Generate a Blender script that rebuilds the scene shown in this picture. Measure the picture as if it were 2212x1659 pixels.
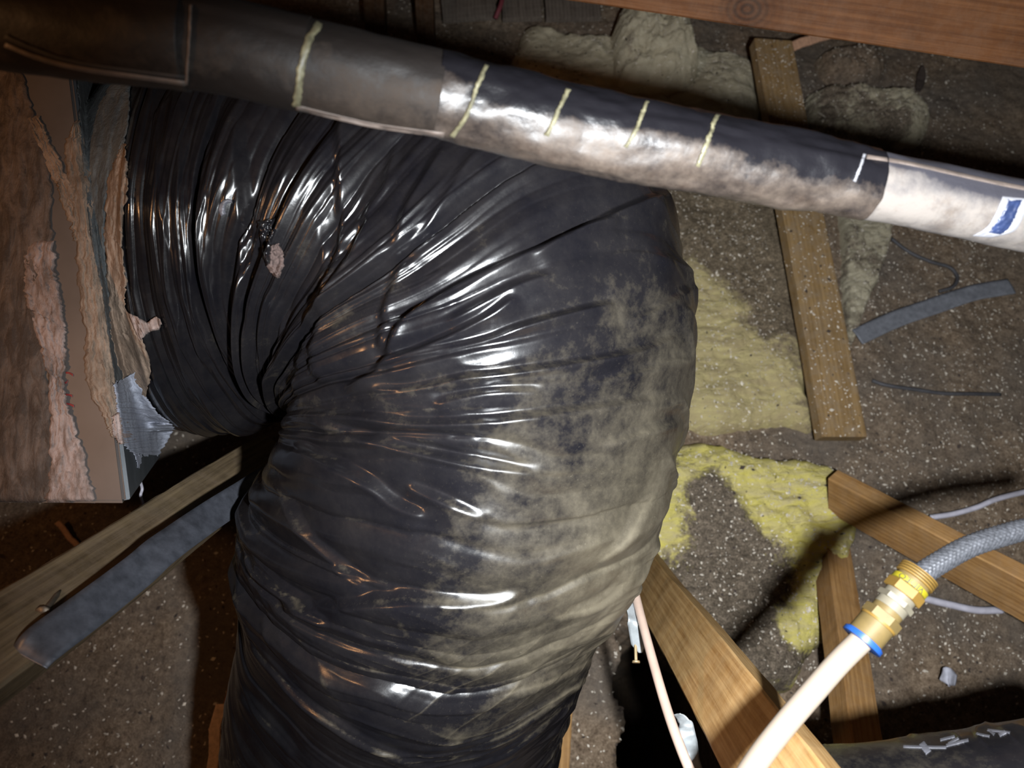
import bpy, bmesh, math, random
import numpy as np
from mathutils import Vector, Matrix
from mathutils.bvhtree import BVHTree

for o in list(bpy.data.objects):
    bpy.data.objects.remove(o, do_unlink=True)
sc = bpy.context.scene
COL = sc.collection
random.seed(7)
RNG = np.random.default_rng(11)

# ------------------------------------------------------------------ camera
F = 1640.0                       # focal length in pixels of the 2212 x 1659 frame
PITCH = math.radians(65)         # looking down into the attic
CAM = Vector((0, 0, 2.0))
FWD = Vector((0, math.cos(PITCH), -math.sin(PITCH)))
UP = Vector((0, math.sin(PITCH), math.cos(PITCH)))
RT = Vector((1, 0, 0))
cam = bpy.data.cameras.new('camera')
cam.sensor_width = 36
cam.lens = F / 2212 * 36
cam.clip_start = 0.02
cam.dof.use_dof = True
cam.dof.focus_distance = 0.98
cam.dof.aperture_fstop = cam.lens / 5.0
cam_ob = bpy.data.objects.new('camera', cam)
cam_ob.location = CAM
cam_ob.rotation_euler = (math.pi / 2 - PITCH, 0, 0)
COL.objects.link(cam_ob)
sc.camera = cam_ob

# ------------------------------------------------------------------ world, lights, exposure
world = bpy.data.worlds.new('attic_dark')
sc.world = world
world.use_nodes = True
world.node_tree.nodes['Background'].inputs[0].default_value = (0.9, 0.8, 0.75, 1)
world.node_tree.nodes['Background'].inputs[1].default_value = 0.012
sc.view_settings.view_transform = 'Standard'
sc.view_settings.look = 'None'
sc.view_settings.gamma = 1.0
sc.view_settings.use_curve_mapping = False
sc.view_settings.exposure = 0.0


def P(px, py, d):
    """Point seen at pixel (px,py) at distance d along the camera axis."""
    return CAM + d * (FWD + RT * ((px - 1106) / F) - UP * ((py - 829.5) / F))


def FP(px, py, z=0.0):
    """Point of the horizontal plane z seen at a pixel."""
    v = P(px, py, 1) - CAM
    return CAM + v * ((z - CAM.z) / v.z)


def PX(p):
    q = Vector(p) - CAM
    d = q.dot(FWD)
    return (1106 + F * q.dot(RT) / d, 829.5 - F * q.dot(UP) / d, d)


# hand torch held beside the phone
torch = bpy.data.lights.new('torch', 'SPOT')
torch.energy = 195
torch.color = (0.93, 0.97, 1.0)
torch.spot_size = math.radians(112)
torch.spot_blend = 1.0
torch.shadow_soft_size = 0.016
torch_ob = bpy.data.objects.new('torch', torch)
torch_ob.location = CAM + RT * 0.125 - UP * 0.055
aim = P(1540, 1020, 1.5) - torch_ob.location
torch_ob.rotation_euler = aim.to_track_quat('-Z', 'Y').to_euler()
COL.objects.link(torch_ob)

# incandescent work lamp hanging to the left of the photographer
lamp = bpy.data.lights.new('work_lamp', 'POINT')
lamp.energy = 11.5
lamp.color = (1.0, 0.49, 0.20)
lamp.shadow_soft_size = 0.03
lamp_ob = bpy.data.objects.new('work_lamp', lamp)
lamp_ob.location = CAM - RT * 0.85 + UP * 0.10 + FWD * 0.02
COL.objects.link(lamp_ob)

# ------------------------------------------------------------------ numeric helpers
GRIDS = {}


def vnoise(u, v, seed=0, n=257):
    if seed not in GRIDS:
        GRIDS[seed] = np.random.default_rng(seed).random((n, n)) * 2 - 1
    r = GRIDS[seed]
    ui = np.floor(u).astype(np.int64); vi = np.floor(v).astype(np.int64)
    fu = u - ui; fv = v - vi
    fu = fu * fu * fu * (fu * (fu * 6 - 15) + 10); fv = fv * fv * fv * (fv * (fv * 6 - 15) + 10)
    a = r[ui % n, vi % n]; b = r[(ui + 1) % n, vi % n]
    c = r[ui % n, (vi + 1) % n]; d = r[(ui + 1) % n, (vi + 1) % n]
    return (a * (1 - fu) + b * fu) * (1 - fv) + (c * (1 - fu) + d * fu) * fv


def fbm(u, v, seed=0, octv=4):
    s = 0; a = 1; t = 0
    for k in range(octv):
        s = s + a * vnoise(u * 2 ** k, v * 2 ** k, seed + k * 13); t += a; a *= 0.5
    return s / t


def sstep(a, b, x):
    t = np.clip((x - a) / (b - a), 0, 1)
    return t * t * (3 - 2 * t)


def resample(pts, n):
    """Catmull-Rom through pts (k,m) -> n rows, uniform in control index."""
    p = np.array(pts, float)
    k = len(p)
    if k == 2:
        t = np.linspace(0, 1, n)[:, None]
        return p[0] * (1 - t) + p[1] * t
    q = np.vstack([2 * p[0] - p[1], p, 2 * p[-1] - p[-2]])
    t = np.linspace(0, k - 1 - 1e-9, n)
    i = t.astype(int); f = (t - i)[:, None]
    p0, p1, p2, p3 = q[i], q[i + 1], q[i + 2], q[i + 3]
    return 0.5 * (2 * p1 + (p2 - p0) * f + (2 * p0 - 5 * p1 + 4 * p2 - p3) * f ** 2 + (3 * p1 - p0 - 3 * p2 + p3) * f ** 3)


# ------------------------------------------------------------------ object helpers
def link(o, parent=None):
    COL.objects.link(o)
    if parent is not None:
        o.parent = parent
    return o


def tag(o, label=None, cat=None, group=None, kind=None):
    if label: o['label'] = label
    if cat: o['category'] = cat
    if group: o['group'] = group
    if kind: o['kind'] = kind
    return o


def empty(name, loc=(0, 0, 0)):
    e = bpy.data.objects.new(name, None)
    e.empty_display_size = 0.05
    e.location = loc
    COL.objects.link(e)
    return e


def mesh_np(name, verts, faces, mat, parent=None, smooth=True, attrs=None):
    """verts (n,3) world coordinates; origin is moved to the centre of the verts (or the parent's)."""
    verts = np.asarray(verts, float)
    me = bpy.data.meshes.new(name)
    if parent is None:
        org = np.array([verts[:, 0].mean(), verts[:, 1].mean(), verts[:, 2].min()])
    else:
        org = np.array(abs_loc(parent))
    v = verts - org
    if isinstance(faces, np.ndarray):
        nf, k = faces.shape
        me.vertices.add(len(v)); me.vertices.foreach_set('co', v.astype(np.float32).ravel())
        me.loops.add(nf * k); me.loops.foreach_set('vertex_index', faces.astype(np.int32).ravel())
        me.polygons.add(nf)
        me.polygons.foreach_set('loop_start', np.arange(0, nf * k, k, dtype=np.int32))
        me.polygons.foreach_set('loop_total', np.full(nf, k, np.int32))
        me.update(calc_edges=True)
    else:
        me.from_pydata([tuple(x) for x in v], [], [tuple(int(i) for i in f) for f in faces])
        me.update()
    if smooth:
        me.polygons.foreach_set('use_smooth', np.ones(len(me.polygons), bool))
    if attrs:
        for an, av in attrs.items():
            at = me.attributes.new(an, 'FLOAT', 'POINT')
            at.data.foreach_set('value', np.asarray(av, np.float32).ravel())
    me.materials.append(mat)
    o = bpy.data.objects.new(name, me)
    if parent is None:
        o.location = org
    link(o, parent)
    return o


def abs_loc(o):
    p = Vector((0, 0, 0))
    while o is not None:
        p = p + o.location
        o = o.parent
    return p


def fix_normals(o):
    bm = bmesh.new(); bm.from_mesh(o.data)
    bmesh.ops.recalc_face_normals(bm, faces=bm.faces[:])
    bm.to_mesh(o.data); bm.free()
    return o


def grid_faces(nu, nv, wrap_v=False):
    iu = np.arange(nu - 1); jv = np.arange(nv if wrap_v else nv - 1)
    I, J = np.meshgrid(iu, jv, indexing='ij')
    J2 = (J + 1) % nv
    return np.stack([I * nv + J, (I + 1) * nv + J, (I + 1) * nv + J2, I * nv + J2], -1).reshape(-1, 4)


def frames(path):
    path = np.asarray(path, float)
    T = np.gradient(path, axis=0); T /= np.linalg.norm(T, axis=1)[:, None] + 1e-12
    n = np.array(UP) * 0.3 - np.array(FWD)
    N = np.zeros_like(T)
    for i in range(len(path)):
        n = n - T[i] * n.dot(T[i]); n /= np.linalg.norm(n); N[i] = n
    B = np.cross(T, N)
    return T, N, B


def tube(name, path, rad, mat, parent=None, nt=20, cap=True, disp=None, attrs=None, sub=None):
    """Round tube along a 3-D path; rad scalar or array; disp(s, ang) extra radius."""
    path = np.asarray([tuple(p) for p in path], float)
    if sub:
        path = resample(path, sub)
    n = len(path)
    T, N, B = frames(path)
    s = np.concatenate([[0], np.cumsum(np.linalg.norm(np.diff(path, axis=0), axis=1))])
    ang = np.linspace(0, 2 * math.pi, nt, endpoint=False)
    R = np.broadcast_to(np.asarray(rad, float).reshape(-1, 1), (n, nt)).copy()
    S, A = np.meshgrid(s, ang, indexing='ij')
    if disp is not None:
        R += disp(S, A)
    v = path[:, None, :] + R[..., None] * (np.cos(A)[..., None] * N[:, None, :] + np.sin(A)[..., None] * B[:, None, :])
    v = v.reshape(-1, 3)
    f = grid_faces(n, nt, True)
    at = {k: fn(S, A) for k, fn in attrs.items()} if attrs else None
    if cap:
        faces = [tuple(x) for x in f[:, ::-1]] + [tuple(range(nt)), tuple(range((n - 1) * nt, n * nt))[::-1]]
        o = mesh_np(name, v, faces, mat, parent, True, at)
        fix_normals(o)
        return o
    return mesh_np(name, v, f[:, ::-1].copy(), mat, parent, True, at)


def beam(name, A, B, w, t, mat, normal=None, roll=0.0, parent=None, bev=0.0025, warp=0.0015, nseg=36, seed=0):
    """Sawn timber from A to B; local x runs along it, width w along y, thickness t along z."""
    A = Vector(A); B = Vector(B)
    x = (B - A); L = x.length; x.normalize()
    if normal is None:
        normal = CAM - (A + B) / 2
    z = Vector(normal); z = (z - x * z.dot(x)).normalized()
    if roll:
        z = Matrix.Rotation(roll, 3, x) @ z
    y = z.cross(x)
    hw, ht = w / 2, t / 2
    b = bev
    prof = [(-hw + b, -ht), (hw - b, -ht), (hw, -ht + b), (hw, ht - b), (hw - b, ht), (-hw + b, ht), (-hw, ht - b), (-hw, -ht + b)]
    rg = np.random.default_rng(seed + 5)
    vs = []
    xs = np.linspace(0, L, nseg)
    wy = np.interp(np.linspace(0, 5, nseg), range(6), rg.normal(0, warp, 6))
    for i, xx in enumerate(xs):
        for (a, c) in prof:
            vs.append((xx, a + wy[i] + rg.normal(0, warp * 0.15), c + rg.normal(0, warp * 0.15)))
    fs = [tuple(f) for f in grid_faces(nseg, 8, True)]
    fs += [tuple(range(8))[::-1], tuple(range((nseg - 1) * 8, nseg * 8))]
    me = bpy.data.meshes.new(name); me.from_pydata(vs, [], fs); me.update()
    me.materials.append(mat)
    o = bpy.data.objects.new(name, me)
    M = Matrix((x, y, z)).transposed().to_4x4(); M.translation = A
    o.matrix_world = M
    link(o, parent)
    fix_normals(o)
    return o


# ------------------------------------------------------------------ materials
class NT:
    def __init__(s, name):
        s.m = bpy.data.materials.new(name); s.m.use_nodes = True
        s.t = s.m.node_tree; s.t.nodes.clear()
        s.out = s.n('ShaderNodeOutputMaterial'); s.b = s.n('ShaderNodeBsdfPrincipled')
        s.l(s.b.outputs[0], s.out.inputs[0])
    def n(s, typ, **kw):
        nd = s.t.nodes.new(typ)
        for k, v in kw.items(): setattr(nd, k, v)
        return nd
    def l(s, a, b): s.t.links.new(a, b)
    def coord(s, scale=(1, 1, 1), kind='Object', rnd=False):
        tc = s.n('ShaderNodeTexCoord'); mp = s.n('ShaderNodeMapping')
        mp.inputs['Scale'].default_value = scale
        s.l(tc.outputs[kind], mp.inputs['Vector'])
        if rnd:
            oi = s.n('ShaderNodeObjectInfo'); mu = s.n('ShaderNodeMath', operation='MULTIPLY'); mu.inputs[1].default_value = 31.0
            s.l(oi.outputs['Random'], mu.inputs[0]); s.l(mu.outputs[0], mp.inputs['Location'])
        return mp.outputs[0]
    def noise(s, vec, scale, detail=4, rough=0.6, dist=0.0):
        nd = s.n('ShaderNodeTexNoise'); nd.inputs['Scale'].default_value = scale
        nd.inputs['Detail'].default_value = detail; nd.inputs['Roughness'].default_value = rough; nd.inputs['Distortion'].default_value = dist
        if vec is not None: s.l(vec, nd.inputs['Vector'])
        return nd.outputs['Fac']
    def ramp(s, fac, stops, interp='LINEAR'):
        r = s.n('ShaderNodeValToRGB'); r.color_ramp.interpolation = interp
        e = r.color_ramp.elements
        while len(e) < len(stops): e.new(0.5)
        for el, (p, c) in zip(e, stops):
            el.position = p; el.color = (c, c, c, 1) if isinstance(c, (int, float)) else (*c, 1)
        s.l(fac, r.inputs[0]); return r.outputs[0]
    def mix(s, fac, a, b, blend='MIX'):
        m = s.n('ShaderNodeMix', data_type='RGBA', blend_type=blend)
        for v, i in ((fac, 0), (a, 6), (b, 7)):
            if isinstance(v, (int, float)): m.inputs[i].default_value = v
            elif isinstance(v, tuple): m.inputs[i].default_value = (*v, 1)
            else: s.l(v, m.inputs[i])
        return m.outputs[2]
    def math(s, op, a, b=0.0, clamp=False):
        m = s.n('ShaderNodeMath', operation=op); m.use_clamp = clamp
        for v, i in ((a, 0), (b, 1)):
            if isinstance(v, (int, float)): m.inputs[i].default_value = v
            else: s.l(v, m.inputs[i])
        return m.outputs[0]
    def attr(s, name):
        a = s.n('ShaderNodeAttribute'); a.attribute_name = name
        return a.outputs['Fac']
    def bump(s, h, strength=0.5, dist=0.002):
        b = s.n('ShaderNodeBump'); b.inputs['Strength'].default_value = strength; b.inputs['Distance'].default_value = dist
        s.l(h, b.inputs['Height']); s.l(b.outputs[0], s.b.inputs['Normal'])
    def set(s, **kw):
        for k, v in kw.items():
            i = s.b.inputs[k.replace('_', ' ')]
            if isinstance(v, (int, float)): i.default_value = v
            elif isinstance(v, tuple): i.default_value = (*v, 1)
            else: s.l(v, i)
        return s.m


def wood_mat(name, dark, light, dust=0.25, grain=26.0, dustcol=(0.30, 0.24, 0.18), knot=None, rough=0.62):
    t = NT(name)
    co = t.coord((1.3, 1, 1), rnd=True)
    vec = co
    kmask = None
    if knot is not None:
        tc = t.n('ShaderNodeTexCoord'); vm = t.n('ShaderNodeVectorMath', operation='DISTANCE')
        mp = t.n('ShaderNodeMapping'); mp.inputs['Scale'].default_value = (0.75, 1, 0.0)
        t.l(tc.outputs['Object'], mp.inputs['Vector']); t.l(mp.outputs[0], vm.inputs[0])
        vm.inputs[1].default_value = (knot[0] * 0.75, knot[1], 0)
        kd = vm.outputs['Value']
        kmask = t.ramp(kd, [(0.0, 1.0), (0.018, 0.9), (0.040, 0.3), (0.07, 0.0)])
        wv = t.n('ShaderNodeMath', operation='SINE'); t.l(t.math('MULTIPLY', kd, 620.0), wv.inputs[0])
        kring = t.ramp(t.math('ADD', t.math('MULTIPLY', wv.outputs[0], 0.5), 0.5), [(0, 0.0), (1, 1.0)])
    mp2 = t.n('ShaderNodeMapping'); mp2.inputs['Scale'].default_value = (1.0, grain, grain)
    t.l(vec, mp2.inputs['Vector'])
    g1 = t.noise(mp2.outputs[0], 2.2, 5, 0.65, 0.4)
    mp3 = t.n('ShaderNodeMapping'); mp3.inputs['Scale'].default_value = (2.5, grain * 5, grain * 5)
    t.l(vec, mp3.inputs['Vector'])
    g2 = t.noise(mp3.outputs[0], 2.0, 3, 0.6, 0.2)
    wv2 = t.n('ShaderNodeTexWave', wave_type='BANDS', bands_direction='Y'); wv2.inputs['Scale'].default_value = grain * 0.9
    wv2.inputs['Distortion'].default_value = 2.5; wv2.inputs['Detail'].default_value = 2; wv2.inputs['Detail Scale'].default_value = 0.25
    t.l(vec, wv2.inputs['Vector'])
    g = t.math('ADD', t.math('MULTIPLY', g1, 0.45), t.math('ADD', t.math('MULTIPLY', g2, 0.47), t.math('MULTIPLY', wv2.outputs['Fac'], 0.08)))
    col = t.ramp(g, [(0.34, dark), (0.49, tuple((a + b) / 2 for a, b in zip(dark, light))), (0.62, light)])
    if kmask is not None:
        col = t.mix(kmask, col, t.mix(kring, tuple(c * 0.35 for c in dark), tuple(c * 0.9 for c in dark)))
    blot = t.ramp(t.noise(co, 9, 5, 0.7), [(0.45, 0.0), (0.72, 1.0)])
    col = t.mix(t.math('MULTIPLY', blot, 0.35), col, tuple(c * 0.45 for c in dark))
    dn = t.ramp(t.noise(co, 30, 6, 0.75), [(0.42, 0.0), (0.62, 1.0)])
    col = t.mix(t.math('MULTIPLY', dn, dust), col, dustcol)
    t.bump(g, 0.6, 0.002)
    t.b.inputs['Specular IOR Level'].default_value = 0.12
    return t.set(Base_Color=col, Roughness=rough)


def plain_mat(name, col, rough=0.5, metal=0.0, var=0.25, scale=40, bump=0.0, spec=0.5):
    t = NT(name)
    n = t.noise(t.coord(rnd=True), scale, 4, 0.65)
    c = t.mix(t.ramp(n, [(0.3, 0.0), (0.7, 1.0)]), tuple(max(0, k * (1 - var)) for k in col), tuple(min(1, k * (1 + var)) for k in col))
    if bump: t.bump(n, bump, 0.002)
    t.b.inputs['Specular IOR Level'].default_value = spec
    return t.set(Base_Color=c, Roughness=rough, Metallic=metal)


def floor_mat():
    t = NT('loose_fill_insulation')
    co = t.coord(kind='Object')
    n1 = t.noise(co, 3.2, 5, 0.6)
    n2 = t.noise(co, 55, 6, 0.75)
    n3 = t.noise(co, 190, 4, 0.7)
    c = t.ramp(t.math('ADD', t.math('MULTIPLY', n2, 0.6), t.math('MULTIPLY', n3, 0.4)),
               [(0.34, (0.065, 0.044, 0.030)), (0.46, (0.20, 0.142, 0.096)), (0.58, (0.35, 0.26, 0.18)), (0.70, (0.58, 0.49, 0.38))])
    c = t.mix(t.ramp(n1, [(0.40, 0.0), (0.66, 0.75)]), c, (0.155, 0.135, 0.118), 'MIX')
    t.bump(t.math('ADD', n2, t.math('MULTIPLY', n3, 0.6)), 0.9, 0.012)
    t.b.inputs['Specular IOR Level'].default_value = 0.1
    return t.set(Base_Color=c, Roughness=0.95)


def batt_mat(name, fib, fib2, cover, seed=0.0, dirt=(0.17, 0.135, 0.10)):
    """Fibreglass: soft fibres with brown loose fill lying on it (attribute 'dirt' 0..1)."""
    t = NT(name)
    co = t.coord(rnd=True)
    st = t.coord((1.0, 4.0, 1.0), rnd=True)
    n1 = t.noise(st, 16, 5, 0.6, 0.6)
    n2 = t.noise(co, 75, 6, 0.75)
    n3 = t.noise(co, 9, 6, 0.7, 0.5)
    n4 = t.noise(co, 220, 3, 0.7)
    c = t.mix(t.ramp(n1, [(0.35, 0.0), (0.65, 1.0)]), fib, fib2)
    dcol = t.ramp(t.math('ADD', t.math('MULTIPLY', n2, 0.5), t.math('MULTIPLY', n4, 0.5)),
                  [(0.36, tuple(k * 0.4 for k in dirt)), (0.50, dirt), (0.66, tuple(min(1, k * 2.4) for k in dirt))])
    m = t.math('ADD', t.math('ADD', t.math('MULTIPLY', n3, 1.2), t.math('MULTIPLY', n2, 0.5)), t.math('MULTIPLY', t.attr('dirt'), 0.7))
    mk = t.ramp(m, [(1.02 - cover * 0.5, 0.0), (1.20 - cover * 0.5, 1.0)])
    mk.node.color_ramp.elements[0].position = min(0.98, (1.02 - cover * 0.5) * 0.75)
    mk.node.color_ramp.elements[1].position = min(1.0, (1.20 - cover * 0.5) * 0.75)
    m75 = t.math('MULTIPLY', m, 0.75)
    t.l(m75, mk.node.inputs[0])
    c = t.mix(mk, c, dcol)
    t.bump(t.math('ADD', n2, t.math('MULTIPLY', n1, 0.8)), 0.9, 0.013)
    t.b.inputs['Specular IOR Level'].default_value = 0.1
    return t.set(Base_Color=c, Roughness=0.95)


def duct_mat():
    t = NT('black_polyethylene_jacket')
    co = t.coord(kind='Object')
    d = t.attr('dust')
    n1 = t.noise(co, 14, 6, 0.7)
    n2 = t.noise(co, 90, 5, 0.75)
    n3 = t.noise(co, 330, 4, 0.75, 1.2)
    m = t.math('ADD', d, t.math('ADD', t.math('MULTIPLY', t.math('SUBTRACT', n1, 0.5), 0.95), t.math('MULTIPLY', t.math('SUBTRACT', n2, 0.5), 0.45)))
    dust = t.ramp(m, [(0.22, 0.0), (0.95, 1.0)])
    speck = t.ramp(n3, [(0.62, 0.0), (0.76, 1.0)])
    sp2 = t.math('MULTIPLY', speck, t.ramp(d, [(0.05, 0.04), (0.6, 0.8)]))
    film = t.mix(t.ramp(n1, [(0.35, 0.0), (0.7, 1.0)]), (0.0050, 0.0048, 0.0062), (0.0105, 0.0095, 0.0100))
    c = t.mix(t.math('MULTIPLY', dust, 0.62), film, (0.122, 0.102, 0.066))
    c = t.mix(t.math('MULTIPLY', sp2, 0.55), c, (0.22, 0.19, 0.14))
    r = t.math('ADD', t.math('ADD', 0.20, t.math('MULTIPLY', dust, 0.42)), t.math('MULTIPLY', t.ramp(n1, [(0.4, 0.0), (0.7, 1.0)]), 0.12))
    t.bump(t.math('ADD', n1, t.math('MULTIPLY', n2, 0.25)), 0.10, 0.004)
    t.b.inputs['Specular IOR Level'].default_value = 0.42
    return t.set(Base_Color=c, Roughness=r)


def sleeve_mat(name, base, dustcol, amount=1.0, rough=0.3, spec=0.4):
    t = NT(name)
    co = t.coord(kind='Object')
    d = t.attr('dust')
    n1 = t.noise(co, 20, 6, 0.7)
    n2 = t.noise(co, 130, 5, 0.75)
    m = t.math('ADD', d, t.math('ADD', t.math('MULTIPLY', t.math('SUBTRACT', n1, 0.5), 1.1), t.math('MULTIPLY', t.math('SUBTRACT', n2, 0.5), 0.4)))
    k = t.ramp(m, [(0.30, 0.0), (0.85, 1.0)])
    brown = t.ramp(t.noise(co, 34, 5, 0.7), [(0.50, 0.0), (0.68, 1.0)])
    dc = t.mix(t.math('MULTIPLY', brown, 0.6), dustcol, tuple(c * f for c, f in zip(dustcol, (0.45, 0.36, 0.28))))
    c = t.mix(t.math('MULTIPLY', k, amount), base, dc)
    t.bump(t.math('ADD', n1, t.math('MULTIPLY', n2, 0.4)), 0.25, 0.004)
    t.b.inputs['Specular IOR Level'].default_value = spec
    return t.set(Base_Color=c, Roughness=t.math('ADD', rough, t.math('MULTIPLY', k, 0.45)))


def mastic_mat(name, light, dark, cover=0.5, grit=90):
    t = NT(name)
    st = t.coord((6.0, 1.6, 1.6), rnd=True)
    co = t.coord(rnd=True)
    n1 = t.noise(st, 14, 6, 0.7, 0.8)
    n2 = t.noise(co, grit, 4, 0.7)
    n3 = t.noise(co, 12, 5, 0.7)
    m = t.math('ADD', t.math('MULTIPLY', n1, 0.55), t.math('MULTIPLY', n3, 0.45))
    c = t.mix(t.ramp(m, [(0.40 + 0.2 * (cover - 0.5), 0.0), (0.56 + 0.2 * (cover - 0.5), 1.0)]), light, dark)
    c = t.mix(t.math('MULTIPLY', t.ramp(n2, [(0.60, 0.0), (0.70, 1.0)]), 0.6), c, tuple(k * 0.45 for k in dark))
    t.bump(t.math('ADD', n1, t.math('MULTIPLY', n2, 0.5)), 0.7, 0.005)
    return t.set(Base_Color=c, Roughness=0.8)


M = {}
M['floor'] = floor_mat()
M['batt_yellow'] = batt_mat('yellow_fibreglass', (0.76, 0.66, 0.17), (0.66, 0.56, 0.28), 0.36)
M['batt_pale'] = batt_mat('pale_fibreglass', (0.64, 0.54, 0.26), (0.50, 0.40, 0.22), 0.55, dirt=(0.20, 0.155, 0.105))
M['batt_white'] = batt_mat('grimy_white_fibreglass', (0.58, 0.52, 0.38), (0.46, 0.40, 0.28), 0.12)
M['wood_orange'] = wood_mat('sawn_fir_orange', (0.20, 0.098, 0.033), (0.38, 0.215, 0.083), 0.12)
RA, RB = P(1180, -128, 1.50), P(2420, 44, 1.34)
_x = (RB - RA).normalized(); _z = CAM - (RA + RB) / 2; _z = (_z - _x * _z.dot(_x)).normalized(); _y = _z.cross(_x)
_k = P(1615, 22, 1.42) - RA
M['wood_beam'] = wood_mat('fir_beam_reddish', (0.075, 0.027, 0.009), (0.15, 0.060, 0.021), 0.06, knot=(_k.dot(_x), _k.dot(_y)))
M['wood_plank'] = wood_mat('sawn_fir_pale', (0.30, 0.155, 0.050), (0.56, 0.345, 0.145), 0.25, dustcol=(0.54, 0.38, 0.20))
M['wood_grey'] = wood_mat('weathered_grey_wood', (0.055, 0.038, 0.022), (0.165, 0.12, 0.07), 0.35, dustcol=(0.15, 0.112, 0.08))
M['wood_dusty'] = wood_mat('dusty_tan_wood', (0.17, 0.10, 0.040), (0.31, 0.20, 0.09), 0.55, dustcol=(0.25, 0.19, 0.13))
M['wood_dim'] = wood_mat('shade_darkened_wood', (0.035, 0.018, 0.010), (0.07, 0.036, 0.018), 0.1)  # brown darkened so the studs at the top edge look sunk in shade
M['wood_dark'] = wood_mat('old_dark_wood', (0.07, 0.055, 0.045), (0.17, 0.14, 0.115), 0.4, dustcol=(0.14, 0.12, 0.10))
M['wood_red'] = wood_mat('red_brown_wood', (0.22, 0.07, 0.025), (0.36, 0.13, 0.05), 0.05)
M['duct'] = duct_mat()
M['sleeve'] = sleeve_mat('black_foam_sleeve', (0.0055, 0.0052, 0.0066), (0.088, 0.066, 0.050), 0.85, 0.27)
M['sleeve_dull'] = sleeve_mat('dull_black_foam_sleeve', (0.0095, 0.0076, 0.0068), (0.066, 0.046, 0.032), 0.55, 0.55, 0.25)
M['sleeve_grey'] = sleeve_mat('grey_foam_sleeve', (0.028, 0.027, 0.033), (0.135, 0.118, 0.105), 0.9, 0.45)
M['seam'] = plain_mat('yellowed_glue_line', (0.10, 0.092, 0.055), 0.5, 0, 0.5, 120)
M['pale_edge'] = plain_mat('pale_foam_edge', (0.085, 0.066, 0.056), 0.6, 0, 0.3, 80)
M['slit'] = plain_mat('dark_slit', (0.012, 0.009, 0.008), 0.8)
M['blue'] = plain_mat('blue_ink', (0.012, 0.02, 0.055), 0.45, 0, 0.4, 60)
M['white_print'] = plain_mat('white_print', (0.17, 0.17, 0.185), 0.5, 0, 0.08, 60)
M['sheet_metal'] = plain_mat('painted_sheet_metal', (0.085, 0.073, 0.068), 0.5, 0.1, 0.18, 7, 0.05)
M['sheet_dark'] = plain_mat('galvanised_steel_dark', (0.09, 0.10, 0.11), 0.5, 0.5, 0.25, 14, 0.05)
M['mastic_tan'] = mastic_mat('tan_mastic', (0.15, 0.115, 0.097), (0.055, 0.040, 0.032), 0.42)
M['mastic_pink'] = mastic_mat('pale_pink_mastic', (0.34, 0.26, 0.235), (0.13, 0.095, 0.08), 0.60)
M['mastic_warm'] = mastic_mat('warm_tan_mastic', (0.25, 0.18, 0.132), (0.12, 0.086, 0.062), 0.60)
M['tape_grey'] = mastic_mat('grey_cloth_tape', (0.09, 0.098, 0.10), (0.045, 0.05, 0.053), 0.5, 200)
M['tape_blue'] = mastic_mat('blue_grey_foil_facing', (0.30, 0.32, 0.38), (0.22, 0.23, 0.28), 0.65, 60)
M['red_ink'] = plain_mat('red_marker', (0.20, 0.02, 0.02), 0.6)
M['strap'] = plain_mat('galvanised_strap', (0.062, 0.066, 0.080), 0.45, 0.35, 0.35, 60, 0.08)
M['strap_bright'] = plain_mat('bright_galvanised_strap', (0.28, 0.30, 0.31), 0.42, 0.4, 0.2, 60, 0.08)
M['strap_floor'] = plain_mat('dusty_grey_strap', (0.145, 0.15, 0.17), 0.7, 0.0, 0.25, 60, 0.1)
M['cable_dark'] = plain_mat('dark_grey_cable', (0.055, 0.053, 0.058), 0.6, 0, 0.3, 40)
M['cable_white'] = plain_mat('white_cable_sheath', (0.50, 0.48, 0.55), 0.5, 0, 0.2, 30)
M['paper'] = plain_mat('grey_paper', (0.45, 0.45, 0.52), 0.7, 0, 0.2, 60)
M['nail'] = plain_mat('brassy_nail', (0.50, 0.36, 0.20), 0.4, 0.7, 0.25, 90)
M['nail_dark'] = plain_mat('rusty_nail', (0.10, 0.08, 0.06), 0.5, 0.6, 0.3, 90)
M['tube_white'] = plain_mat('cream_plastic_tube', (0.19, 0.155, 0.122), 0.6, 0, 0.04, 20)
M['tube_pink'] = plain_mat('dusty_cream_tube', (0.36, 0.265, 0.215), 0.45, 0, 0.08, 30)
M['brass'] = plain_mat('brass', (0.14, 0.082, 0.018), 0.5, 0.1, 0.12, 40, 0.0, 0.25)
M['brass_dull'] = plain_mat('dull_brass', (0.10, 0.070, 0.026), 0.55, 0.1, 0.15, 50, 0.0, 0.25)
M['nickel'] = plain_mat('nickel', (0.115, 0.102, 0.075), 0.5, 0.1, 0.06, 40, 0.0, 0.25)
M['blue_ring'] = plain_mat('blue_plastic', (0.008, 0.045, 0.19), 0.4, 0, 0.05, 30)
M['yellow'] = plain_mat('yellow_label', (0.17, 0.14, 0.001), 0.6, 0, 0.05, 30)
M['ink'] = plain_mat('black_ink', (0.02, 0.02, 0.02), 0.6)
M['braid'] = plain_mat('braided_steel', (0.060, 0.062, 0.070), 0.42, 0.35, 0.5, 300)
M['flake'] = plain_mat('pale_flake', (0.55, 0.49, 0.41), 0.8, 0, 0.4, 8)
M['flake_dark'] = plain_mat('dark_crumb', (0.05, 0.035, 0.028), 0.9, 0, 0.4, 8)
M['splinter'] = plain_mat('fresh_splinter', (0.52, 0.30, 0.19), 0.6, 0, 0.2, 60)
M['tape_silver'] = plain_mat('silver_tape', (0.10, 0.10, 0.115), 0.5, 0.1, 0.3, 40)
M['cardboard'] = plain_mat('pale_fibre_edge', (0.55, 0.38, 0.27), 0.8, 0, 0.25, 90, 0.4)
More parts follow.
